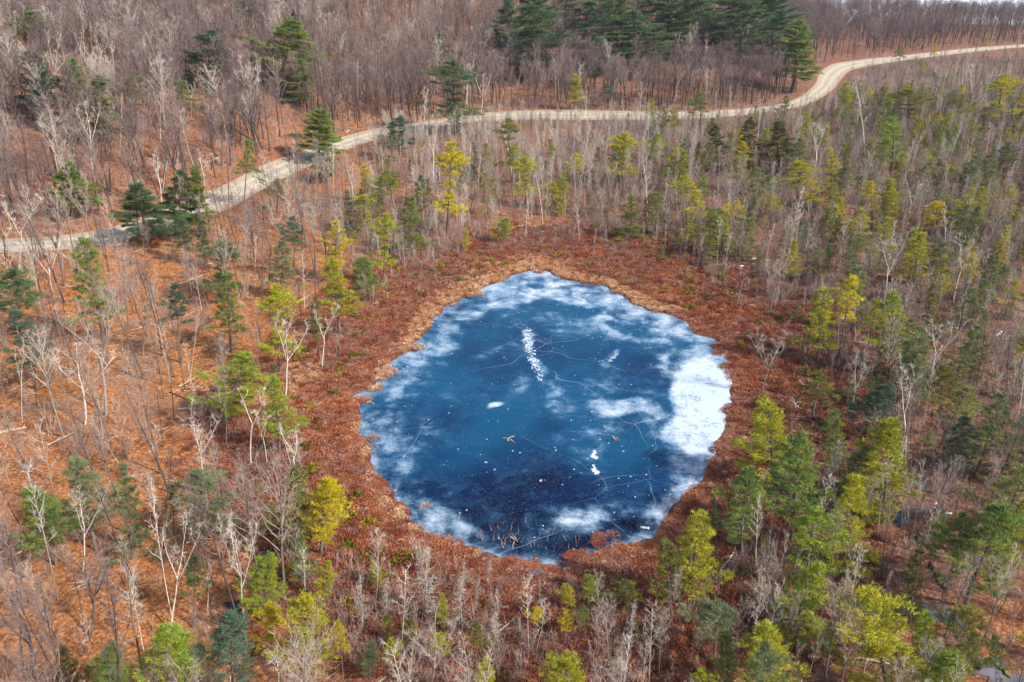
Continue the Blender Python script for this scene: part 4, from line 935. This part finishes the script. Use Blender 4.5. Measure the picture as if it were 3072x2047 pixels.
# ---------------------------------------------------------------- stuff: instances with geometry nodes
def stuff(name, pts, protos, label, cat):
    """pts: (x, y, z, rot, sx, sz, pid, tone)"""
    col = bpy.data.collections.new(name+'_kinds')
    for i, me in enumerate(protos):
        o = bpy.data.objects.new('%s_kind_%02d' % (name, i), me); col.objects.link(o)
    A = np.array(pts, float); m = bpy.data.meshes.new(name); m.vertices.add(len(A)); m.vertices.foreach_set('co', A[:, :3].astype(np.float32).ravel())
    def at(n, t, v, key='value'):
        a = m.attributes.new(n, t, 'POINT'); a.data.foreach_set(key, v)
    rot = np.zeros((len(A), 3), np.float32); rot[:, 2] = A[:, 3]; rot[:, 0] = NR.normal(0, .05, len(A)); rot[:, 1] = NR.normal(0, .05, len(A))
    at('rot', 'FLOAT_VECTOR', rot.ravel(), 'vector')
    at('scl', 'FLOAT_VECTOR', np.stack([A[:, 4], A[:, 4], A[:, 5]], -1).astype(np.float32).ravel(), 'vector')
    at('pid', 'INT', A[:, 6].astype(np.int32)); at('tone', 'FLOAT', A[:, 7].astype(np.float32))
    o = obj(name, m); tag(o, label, cat, None, 'stuff')
    ng = bpy.data.node_groups.new(name, 'GeometryNodeTree')
    ng.interface.new_socket('Geometry', in_out='INPUT', socket_type='NodeSocketGeometry'); ng.interface.new_socket('Geometry', in_out='OUTPUT', socket_type='NodeSocketGeometry')
    gi = ng.nodes.new('NodeGroupInput'); go = ng.nodes.new('NodeGroupOutput')
    ci = ng.nodes.new('GeometryNodeCollectionInfo'); ci.inputs['Collection'].default_value = col; ci.inputs['Separate Children'].default_value = True; ci.inputs['Reset Children'].default_value = True
    ip = ng.nodes.new('GeometryNodeInstanceOnPoints'); ip.inputs['Pick Instance'].default_value = True
    def na(n, t):
        a = ng.nodes.new('GeometryNodeInputNamedAttribute'); a.data_type = t; a.inputs[0].default_value = n; return a.outputs[0]
    L = ng.links.new
    L(gi.outputs[0], ip.inputs['Points']); L(ci.outputs[0], ip.inputs['Instance']); L(na('pid', 'INT'), ip.inputs['Instance Index'])
    L(na('rot', 'FLOAT_VECTOR'), ip.inputs['Rotation']); L(na('scl', 'FLOAT_VECTOR'), ip.inputs['Scale']); L(ip.outputs[0], go.inputs[0])
    md = o.modifiers.new('scatter', 'NODES'); md.node_group = ng; return o
def joined(P, mats):
    (tv, tf), (cv, cf) = P.v; n = len(tv)
    return mesh('tree', tv+cv, tf+[tuple(i+n for i in f) for f in cf], mats, [0]*len(tf)+[1]*len(cf))
ALLB = BARE+VASE+SLIM
jm = [joined(P, [M['trunk'], M['twig']]) for P in ALLB]
pts = [(c[0], c[1], c[2], R.uniform(0, 6.28), h/P.H*sw, h/P.H, ALLB.index(P), tone) for c, (h, tone, P, sw) in rest]
ex = NR.uniform(-160, 300, 9000); ey = NR.uniform(30, 330, 9000); es = pond_sdf(ex, ey)-bogw_(ex, ey); ez = height(ex, ey)+.1; eX, eY, _ = proj(ex, ey, ez)
for i in range(len(ex)):     # slim poles that crowd the belt between the bog and the road
    if es[i] < 5 or not (-60 < eX[i] < 2420 and eY[i] < 1620) or ey[i] > np.interp(ex[i], RX, RY)-2 or not road_clear(ex[i], ey[i], .8): continue
    if R.random() > (.85 if eX[i] > 850 else .22): continue
    h = R.uniform(4, 10) if es[i] > 9 else R.uniform(2.5, 5)
    if eX[i] > 900 and float(np.interp(ex[i], RX, RY))-ey[i] < 22: h = min(h, 4.5)
    k = R.randrange(3); pts.append((ex[i], ey[i], ez[i], R.uniform(0, 6.28), h/13, h/13, len(BARE)+len(VASE)+k, R.choice([.35, .6, .8, .95])))
stuff('bare_woodland', pts, jm, 'mass of smaller leafless grey brown trees filling the wood', 'bare wood')

JP = [P for k_, P in PINE.items() if k_[0] != 'full'][:6]
ypc = []
for c in mid_pines:
    h = R.uniform(4.5, 11) if c[6] > 12 and not c[8] else R.uniform(2.5, 4.5)
    ypc.append((c[0], c[1], c[2], R.uniform(0, 6.28), R.uniform(.75, 1.25)*h/14*1.25, h/14, R.randrange(len(JP)), R.random()))
mn = M['needles'].copy(); mn.name = 'young_pine_needles'; t_ = mn.node_tree
oi_ = [n for n in t_.nodes if n.type == 'OBJECT_INFO'][0]
cr_ = ramp(t_, attr(t_, 'tone', 'INSTANCER'), [(0, (.11, .16, .08)), (.35, (.17, .20, .09)), (.6, (.22, .24, .06)), (.82, (.34, .34, .03)), (1, (.50, .42, .02))])
for l in list(t_.links):
    if l.from_node == oi_ and l.from_socket.name == 'Color': t_.links.new(cr_, l.to_socket)
    elif l.from_node == oi_ and l.from_socket.name == 'Alpha': ts = l.to_socket; t_.links.remove(l); ts.default_value = .3
stuff('young_pines', ypc, [joined(P, [M['pinebark'], mn]) for P in JP], 'many faded grey green young pines mixed through the right wood', 'young pines')

# shrubs ------------------------------------------------------------------------
def clump(seed, n, r, h, wd, up=.8, mats=None):
    rr = random.Random(seed); V = []; Fc = []
    for k in range(n):
        a = rr.uniform(0, 6.28); q = r*math.sqrt(rr.random()); zz = rr.random()**.8*h*math.sqrt(max(.05, 1-(q/r)**2))
        p = Vector((math.cos(a)*q, math.sin(a)*q, zz*.8)); d = Vector((math.cos(a)*q/r+rr.gauss(0, .5), math.sin(a)*q/r+rr.gauss(0, .5), up+rr.gauss(0, .4))).normalized()
        sliver(V, Fc, p, p+d*rr.uniform(.25, .5)*h*1.1, wd*rr.uniform(.7, 1.4), rr)
    return mesh('clump', V, Fc, mats)
def twiggy(seed, n, H, mats, tw=.02):
    rr = random.Random(seed); V = []; Fc = []
    for k in range(n):
        a = rr.uniform(0, 6.28); p = Vector((rr.gauss(0, .25), rr.gauss(0, .25), -.1)); d = Vector((math.cos(a)*.4, math.sin(a)*.4, 1)); L = H*rr.uniform(.5, 1)
        bp = bend(rr, p, d, L, 4, .12, .05); tube(V, Fc, bp, [tw, tw*.8, tw*.6, tw*.4, 0], 3)
        for s in range(14):
            y = rr.uniform(.25, 1)*4; j = min(int(y), 3); q = bp[j].lerp(bp[j+1], y-j)
            sliver(V, Fc, q, q+(d*.6+Vector((rr.gauss(0, .5), rr.gauss(0, .5), rr.gauss(.3, .4)))).normalized()*rr.uniform(.25, .8)*H*.3, tw*1.1, rr)
    return mesh('brush', V, Fc, mats)
HE = [clump(400+i, 150, .7, .62, .065, .9, M['heath']) for i in range(4)]
SE = [clump(420+i, 90, .5, .55, .06, 1.0, M['sedge']) for i in range(3)]
GR = [clump(440+i, 120, .6, .6, .11, .8, M['green']) for i in range(2)]
BR = [twiggy(460+i, 9, 2.2, M['brush']) for i in range(3)]
sx_ = NR.uniform(POND[:, 0].min()-45, POND[:, 0].max()+60, 130000); sy_ = NR.uniform(POND[:, 1].min()-40, POND[:, 1].max()+50, 130000)
ss = pond_sdf(sx_, sy_)
nz1 = fbm(sx_/5, sy_/5, 11, 4); nz2 = (vnoise(sx_/1.3, sy_/1.3, 21)-.5)*1.2
shr = ss+(nz1-.5)*2.4+nz2*.7
X1, Y1, _ = proj(sx_, sy_, 0*sx_)
zz1 = height(sx_, sy_); BW = bogw_(sx_, sy_)
he = []; se = []; gr = []; br0 = []
clus = fbm(sx_/3, sy_/3, 91, 3)
sedge_zone = ((X1 < 1330+(clus-.5)*200) & (ss < (-2.5+9*clus)+np.clip((X1-930)/25, -4, 5.5)*(Y1 < 800)) & (Y1 < 800)) | ((Y1 < 720) & (X1 > 1200) & (X1 < 1600) & (ss < 3)) | ((X1 < 980) & (Y1 > 1080) & (ss < 1.8) & (clus > .5) & (Y1 < 1230)) | ((ss < 1.0) & (clus > .62) & (Y1 < 1200) & (X1 < 1300)) | ((X1 < 760) & (Y1 > 840) & (Y1 < 960) & (ss > 8) & (ss < 14))
for i in range(len(sx_)):
    if shr[i] < .35: 
        if not (shr[i] > -2.0 and clus[i] > .64+.08*max(0, -shr[i])): continue
    s = ss[i]; r = R.random()
    w_ = 1-float(sstep(9, 21, s-BW[i]+(clus[i]-.5)*14))
    if r > w_: continue
    z = zz1[i]+(.1 if s < 10 else .12); rot = R.uniform(0, 6.28)
    if sedge_zone[i] and R.random() < (.78 if s < 4 else .5): k = R.uniform(.6, 1.15); se.append((sx_[i], sy_[i], z, rot, k, k, R.randrange(3), 0)); continue
    if R.random() < .03*clus[i] and s > 3: k = R.uniform(.7, 1.6); gr.append((sx_[i], sy_[i], z, rot, k, k*1.1, R.randrange(2), 0)); continue
    if R.random() < .05: k = R.uniform(.5, .9); se.append((sx_[i], sy_[i], z, rot, k, k, R.randrange(3), 0)); continue
    if clus[i] < .36 and R.random() < .7: continue
    if s > 4 and R.random() < (.035 if Y1[i] < 1300 else .09): k = R.uniform(.3, .75)*(1 if Y1[i] < 1300 else 1.5); br0.append((sx_[i], sy_[i], z, rot, k*.8, k*R.uniform(1, 1.6), R.randrange(3), 0))
    k = R.uniform(.45, 1.1)*(.7+.6*clus[i]); he.append((sx_[i], sy_[i], z-.03, rot, k, k*R.uniform(.8, 1.3)*min(1, (.30 if Y1[i] > 1000 else .45)+s*.13), R.randrange(4), 0))
print('shrubs', len(he), len(se), len(gr), 'trees', len(rest), len(cand), 'pines', len(small_pines)+len(PINES), 'poles', len(poles))
stuff('bog_shrubs', he, HE, 'rust red low heath shrubs covering the bog round the pond', 'heath shrubs')
stuff('dry_sedge', se, SE, 'tan and orange dry sedge along the pond edge', 'sedge')
stuff('green_shrubs', gr, GR, 'scattered low olive green shrubs among the rusty heath', 'green shrubs')
bx_ = NR.uniform(-230, 330, 150000); by_ = NR.uniform(40, 450, 150000); bs_ = pond_sdf(bx_, by_); bh = height(bx_, by_); BXp, BYp, _ = proj(bx_, by_, bh)
br = list(br0); BBW = bogw_(bx_, by_); bcl = fbm(bx_/12, by_/12, 77, 3)
for i in range(len(bx_)):
    if bs_[i]-BBW[i] < 4 or not (-60 < BXp[i] < 2420 and -20 < BYp[i] < 1640): continue
    den = 1.0 if BYp[i] > 1300 and BXp[i] > 760 else .85 if (BXp[i] > 900 and by_[i] < np.interp(bx_[i], RX, RY)) else (.16 if BXp[i] < 800 and BYp[i] > 560 else .28)
    if R.random() > den*(.25 if bs_[i]-BBW[i] < 9 else 1)*float(sstep(.3, .6, bcl[i])): continue
    if not road_clear(bx_[i], by_[i], .8): continue
    k = R.uniform(.4, 1.2); tall = R.random() < .22; br.append((bx_[i], by_[i], bh[i]+.1, R.uniform(0, 6.28), k*(1.2 if tall else 1), k*(2.3 if tall else 1), R.randrange(3), 0))
print('brush', len(br))
DB = []
for q in range(4):
    rr = random.Random(480+q); V = []; Fc = []
    for k in range(1+q % 3):
        a = rr.uniform(0, 6.28); L = rr.uniform(1.2, 4.5); bp = bend(rr, Vector((rr.gauss(0, .3), rr.gauss(0, .3), .08)), Vector((math.cos(a), math.sin(a), .02)), L, 5, .10, 0); tube(V, Fc, bp, [.06, .055, .045, .035, .02, 0], 4)
        for u in range(3): c_ = bp[1+u]; tube(V, Fc, bend(rr, c_, Vector((math.cos(a+.8*(-1)**u), math.sin(a+.8*(-1)**u), .25)), L*.3, 3, .15, 0), [.03, .025, .015, 0], 3)
    DB.append(mesh('sticks', V, Fc, mat_tuft('fallen_stick_bark_%d' % q, [(.2, (.10, .06, .045)), (.5, (.28, .22, .17)), (.8, (.50, .44, .37))])))
db = []
for i in range(0, len(bx_), 22):
    if bs_[i]-BBW[i] < 6 or not (-60 < BXp[i] < 2420 and 100 < BYp[i] < 1640) or not road_clear(bx_[i], by_[i], .8): continue
    k = R.uniform(.5, 1.3); db.append((bx_[i], by_[i], bh[i]+.16, R.uniform(0, 6.28), k, k, R.randrange(4), 0))
stuff('fallen_sticks', db, DB, 'fallen sticks and small branches strewn over the leaf litter', 'fallen sticks')
stuff('undergrowth', br, BR, 'tangled purple brown leafless undergrowth between the trees', 'undergrowth')

# ---------------------------------------------------------------- pools, snow patches, logs
def patch_mesh(name, cx, cy, rx, ry, material, lift, seed, n=26):
    rr = random.Random(seed); v = [(cx, cy, gh(cx, cy)+.14+lift)]
    for k in range(n):
        a = 6.283*k/n; q = 1+.45*math.sin(2*a+seed)+.25*math.sin(5*a+seed*2)+rr.uniform(-.12, .12); x = cx+math.cos(a)*rx*q*.75; y = cy+math.sin(a)*ry*q*.75
        v.append((x, y, gh(x, y)+.14+lift))
    f = [(0, 1+k, 1+(k+1) % n) for k in range(n)]; return mesh(name, v, f, material)
for i, (X_, Y_, rx, ry, mm, nm) in enumerate([(625,1268,2.2,1.1,'water','forest_pool'),(540,1405,1.5,1.2,'water','forest_pool'),(2062,1190,2.6,1.2,'water','forest_pool'),(2030,1180,2.2,.9,'greyice','frozen_puddle'),(2135,1175,1.6,.6,'greyice','frozen_puddle'),(680,872,1.2,1.2,'water','forest_pool'),(2140,1410,2.5,2,'greyice','frozen_puddle'),(2300,1560,3,2,'greyice','frozen_puddle'),(2120,1120,1.4,.8,'greyice','frozen_puddle'),(640,1340,1.2,.8,'water','forest_pool'),(1230,1320,.9,.7,'greyice','frozen_puddle'),(1115,1500,1.2,1.6,'greyice','frozen_puddle')]):
    p = ground(X_, Y_); o = obj(nm, patch_mesh(nm, p.x, p.y, rx, ry, M[mm], .03+.006*i, i+3)); o['kind'] = 'structure'
V = []; Fc = []; rr = random.Random(9)
for (X_, Y_, n, sp) in [(1937,733,9,6),(1932,758,5,4),(1840,884,7,9),(1872,898,9,9),(1950,902,6,16),(1740,595,6,20),(2310,770,9,14),(2250,715,5,14),(1815,965,7,10),(1855,940,6,8),(1690,1140,4,10),(1160,1400,5,10),(2150,1180,5,20),(1150,760,0,1),(1480,1220,3,6)]:
    for k in range(n):
        p = ground(X_+rr.gauss(0, sp), Y_+rr.gauss(0, sp*.6)); r0 = rr.uniform(.08, .28); b = len(V); m_ = 9
        V.append((p.x, p.y, p.z+.30))
        for a in range(m_): q = r0*rr.uniform(.5, 1.3); x = p.x+math.cos(a*6.283/m_)*q*1.5; y = p.y+math.sin(a*6.283/m_)*q; V.append((x, y, p.z+.16))
        Fc += [(b, b+1+a, b+1+(a+1) % m_) for a in range(m_)]
tag(obj('snow_patches', mesh('snow_patches', V, Fc, M['snow'])), 'small white leftover snow scraps on the bog floor', 'snow', None, 'stuff')

LM = {'dark': mat_plain('rotten_log_bark', (.075, .035, .025), .9, .5, 2), 'tan': mat_plain('barkless_log_wood', (.50, .34, .22), .8, .35, 2), 'grey': mat_plain('weathered_log_wood', (.42, .36, .30), .8, .4, 2), 'moss': mat_plain('mossy_log_bark', (.14, .11, .03), .9, .5, 2)}
def log(x0, y0, x1, y1, r, mt, lab, lift=.14, branches=3, name='fallen_log'):
    a = ground(x0, y0); b = ground(x1, y1); a.z += lift+r*.7; b.z += lift+r*.7; rr = random.Random(int(x0+y0)); V = []; Fc = []
    n = 9; pts = [a.lerp(b, i/n)+Vector((rr.gauss(0, r*.4), rr.gauss(0, r*.4), 0)) for i in range(n+1)]
    for p in pts:
        p.z = max(p.z, gh(p.x, p.y)+lift+r*.6) if lift > .1 else p.z
    tube(V, Fc, pts, [r*(1-.5*i/n)*rr.uniform(.92, 1.08) for i in range(n+1)], 8)
    Fc.append(tuple(range(8))[::-1]); Fc.append(tuple(range(len(V)-8, len(V))))
    o = bpy.data.objects.new(name, None); C.objects.link(o); o.location = a
    def loc(L): return [(x-a.x, y-a.y, z-a.z) for x, y, z in L]
    obj('log_trunk', mesh('log_trunk', loc(V), Fc, LM[mt], smooth=True), o)
    if branches:
        V2 = []; F2 = []; d = (b-a).normalized()
        for k in range(branches):
            p = pts[rr.randrange(3, n)]; s = rr.choice((-1, 1)); dd = d*.6+Vector((-d.y, d.x, .45))*s*.8; dd.z = abs(dd.z)
            bp = bend(rr, p, dd, (b-a).length*rr.uniform(.12, .25), 3, .15, 0); tube(V2, F2, bp, [r*.35, r*.28, r*.18, 0], 4)
        obj('broken_limbs', mesh('broken_limbs', loc(V2), F2, LM[mt]), o)
    tag(o, lab, 'log')
log(418,792,502,728,.34,'dark','big dark fallen log on the orange slope')
log(-5,1000,62,986,.2,'tan','pale tan fallen log at the left edge')
log(285,1360,307,1396,.13,'grey','short grey log on orange leaves, lower left')
log(443,1516,466,1570,.19,'tan','tan log at the bottom edge')
log(478,920,535,904,.16,'tan','pale log under the broad lime pine')
log(2100,1232,2118,1266,.2,'dark','dark log leaning by the frozen pool')
log(2132,1300,2178,1364,.22,'dark','brown log beside the dark hemlock')
log(2275,1525,2322,1560,.2,'moss','mossy log in the bottom right corner')
log(1715,1566,1733,1535,.14,'grey','short pale log at the bottom, right of centre')
log(408,658,470,634,.15,'grey','long thin grey log near the dark pines')
log(392,905,440,925,.10,'dark','thin dark log left of the lime pine')
log(2110,1388,2175,1386,.12,'moss','thin mossy log across the puddle')
log(675,700,715,680,.1,'grey','thin grey log above the left shore')
log(801,303,795,308,.28,'tan','yellowish broken stump beside the road near the walker', branches=2, name='broken_stump')
for X_, Y_, s, lab in ((1172,1010,1.0,'orange brown dead branch lying on the ice near centre'),(1183,1243,1.2,'pale dead branch frozen in near the lower shore'),(1412,1008,.7,'small brown twig on the ice, right of centre')):
    V = []; Fc = []; rr = random.Random(int(X_)); p = ground(X_, Y_); 
    for k in range(6):
        a = rr.uniform(0, 6.28); bp = bend(rr, Vector((rr.gauss(0, .1), rr.gauss(0, .1), .06)), Vector((math.cos(a), math.sin(a), .12)), s*rr.uniform(.5, 1.1), 4, .25, 0)
        for q in bp: q.z = max(q.z, .04)
        tube(V, Fc, bp, [.05, .045, .035, .025, 0], 4)
    o = obj('dead_branch', mesh('dead_branch', V, Fc, LM['tan'])); o.location = (p.x, p.y, .0); tag(o, lab, 'branch')
V = []; Fc = []; rr = random.Random(77)
for k in range(150):
    X_ = rr.choice([rr.gauss(1150, 30), rr.gauss(1270, 45), rr.uniform(1000, 1450)]); Y_ = 1262-abs(rr.gauss(0, 28))-(0 if 1150 < X_ < 1350 else 18)
    x, y = flat(X_, Y_); 
    sliver(V, Fc, Vector((x, y, -.02)), Vector((x+rr.gauss(0, .25), y+rr.gauss(0, .25), rr.uniform(.3, 1.1))), .035, rr)
tag(obj('frozen_reeds', mesh('frozen_reeds', V, Fc, M['sedge'])), 'thin pale reed stems poking through the lower ice', 'reeds', None, 'stuff')
# shrub islets by the shore
for X_, Y_, s, lab in ((856,1010,1.0,'small orange tussock alone on the left ice'),(1462,688,.9,'orange tussock on the upper right ice edge'),(1711,968,.6,'tiny red tussock on the right snow'),(1655,1035,1.1,'rusty tussock at the right snow edge')):
    x, y = flat(X_, Y_); o = obj('heath_tussock', clump(int(X_), 260, 1.0, .8, .09, .7, M['heath'])); o.location = (x, y, .0); o.scale = (s, s*.8, s*.7); tag(o, lab, 'tussock')

# ---------------------------------------------------------------- the walker
def person():
    B = ground(1022/K, 424/K); B.z += .12
    o = bpy.data.objects.new('person', None); C.objects.link(o); o.location = B; o.rotation_euler = (0, 0, math.radians(35))
    skin = mat_plain('skin', (.55, .33, .24), .6, .1); navy = mat_plain('navy_jacket', (.012, .02, .06), .8, .3); jean = mat_plain('blue_jeans', (.07, .15, .27), .85, .3)
    hair = mat_plain('dark_hair', (.03, .02, .015), .6, .3); shoe = mat_plain('dark_shoes', (.03, .025, .025), .6, .2)
    V = []; E = []; Rr = []
    def vt(p, r, prev=None):
        V.append(p); Rr.append(r); 
        if prev is not None: E.append((prev, len(V)-1))
        return len(V)-1
    pel = vt((0, 0, .95), (.15, .11)); sp = vt((0, .01, 1.15), (.14, .10), pel); ch = vt((0, .0, 1.36), (.17, .11), sp); nk = vt((0, 0, 1.50), (.06, .06), ch)
    hd = vt((0, -.01, 1.60), (.085, .095), nk); vt((0, -.01, 1.70), (.075, .085), hd); vt((0, -.115, 1.60), (.015, .02), hd)
    for s in (-1, 1):
        vt((s*.088, 0, 1.60), (.014, .028), hd)
        sh = vt((s*.19, 0, 1.42), (.06, .06), ch); el_ = vt((s*.25, .03, 1.14), (.045, .045), sh); wr = vt((s*.25, -.08, .90), (.028, .028), el_); pm = vt((s*.245, -.10, .83), (.035, .018), wr)
        for k in range(4): f1 = vt((s*.245, -.125+.02*k, .775), (.009, .009), pm); vt((s*.235, -.125+.02*k, .745-.008*(k in (1, 2))), (.008, .008), f1)
        th = vt((s*.235, -.135, .82), (.010, .010), pm); vt((s*.225, -.15, .79), (.009, .009), th)
        hp = vt((s*.10, 0, .90), (.085, .085), pel); kn = vt((s*.11, -.03-.06*s, .50), (.058, .058), hp); an = vt((s*.11, .03-.10*s, .10), (.04, .04), kn); vt((s*.11, -.10-.10*s, .04), (.035, .025), an)
    def skinned(name, vs, es, rs, material):
        m = bpy.data.meshes.new(name); m.from_pydata(vs, es, []); b = obj(name, m, o); m.materials.append(material)
        md = b.modifiers.new('skin', 'SKIN'); md.use_smooth_shade = True
        for i, r in enumerate(rs): m.skin_vertices[0].data[i].radius = r; m.skin_vertices[0].data[i].use_root = (i == 0)
        b.modifiers.new('sub', 'SUBSURF').levels = 1; return b
    bpy.context.view_layer.update()
    def sk(name, pts_, es, rs, material):
        m = bpy.data.meshes.new(name); bm = bmesh.new(); lay = bm.verts.layers.skin.verify()
        vs = [bm.verts.new(p) for p in pts_]
        for i, r in enumerate(rs): vs[i][lay].radius = r; vs[i][lay].use_root = (i == 0)
        for a, b in es: bm.edges.new((vs[a], vs[b]))
        bm.to_mesh(m); bm.free(); m.materials.append(material); b = obj(name, m, o)
        md = b.modifiers.new('skin', 'SKIN'); md.use_smooth_shade = True; b.modifiers.new('sub', 'SUBSURF').levels = 1; return b
    sk('body', V, E, Rr, skin)
    J = [(0, 0, .88), (0, .01, 1.15), (0, 0, 1.38), (0, 0, 1.49)]; JE = [(0, 1), (1, 2), (2, 3)]; JR = [(.19, .14), (.175, .13), (.20, .135), (.085, .085)]
    for s in (-1, 1):
        n = len(J); J += [(s*.20, 0, 1.42), (s*.255, .03, 1.14), (s*.252, -.07, .92)]; JE += [(2, n), (n, n+1), (n+1, n+2)]; JR += [(.08, .08), (.065, .065), (.05, .05)]
    sk('jacket', J, JE, JR, navy)
    J = [(0, 0, .96)]; JE = []; JR = [(.165, .125)]
    for s in (-1, 1):
        n = len(J); J += [(s*.10, 0, .86), (s*.11, -.03-.06*s, .50), (s*.11, .03-.10*s, .11)]; JE += [(0, n), (n, n+1), (n+1, n+2)]; JR += [(.10, .10), (.075, .075), (.065, .065)]
    sk('trousers', J, JE, JR, jean)
    for s in (-1, 1): sk('shoe', [(s*.11, .06-.10*s, .05), (s*.11, -.04-.10*s, .05), (s*.11, -.15-.10*s, .035)], [(0, 1), (1, 2)], [(.045, .05), (.05, .045), (.04, .03)], shoe)
    sk('hair', [(0, .02, 1.74), (0, .06, 1.66), (0, .07, 1.58)], [(0, 1), (1, 2)], [(.085, .05), (.09, .05), (.07, .04)], hair)
    tag(o, 'person in a navy jacket and blue jeans walking along the road edge', 'person')
person()

# ---------------------------------------------------------------- air
bm = bmesh.new(); bmesh.ops.create_cube(bm, size=1); hm = bpy.data.meshes.new('haze'); bm.to_mesh(hm); bm.free()
hz = obj('haze', hm); hz.scale = (9000, 9500, 190); hz.location = (0, 600, 25); hz['kind'] = 'stuff'; hz['label'] = 'thin cool haze in the air over the wood'; hz['category'] = 'haze'
mh = bpy.data.materials.new('haze'); mh.use_nodes = True; t = mh.node_tree; t.nodes.clear(); o_ = t.nodes.new('ShaderNodeOutputMaterial'); v_ = t.nodes.new('ShaderNodeVolumePrincipled')
v_.inputs['Color'].default_value = (.74, .80, .95, 1); v_.inputs['Density'].default_value = .00008; v_.inputs['Anisotropy'].default_value = .2; t.links.new(v_.outputs[0], o_.inputs['Volume']); hm.materials.append(mh)
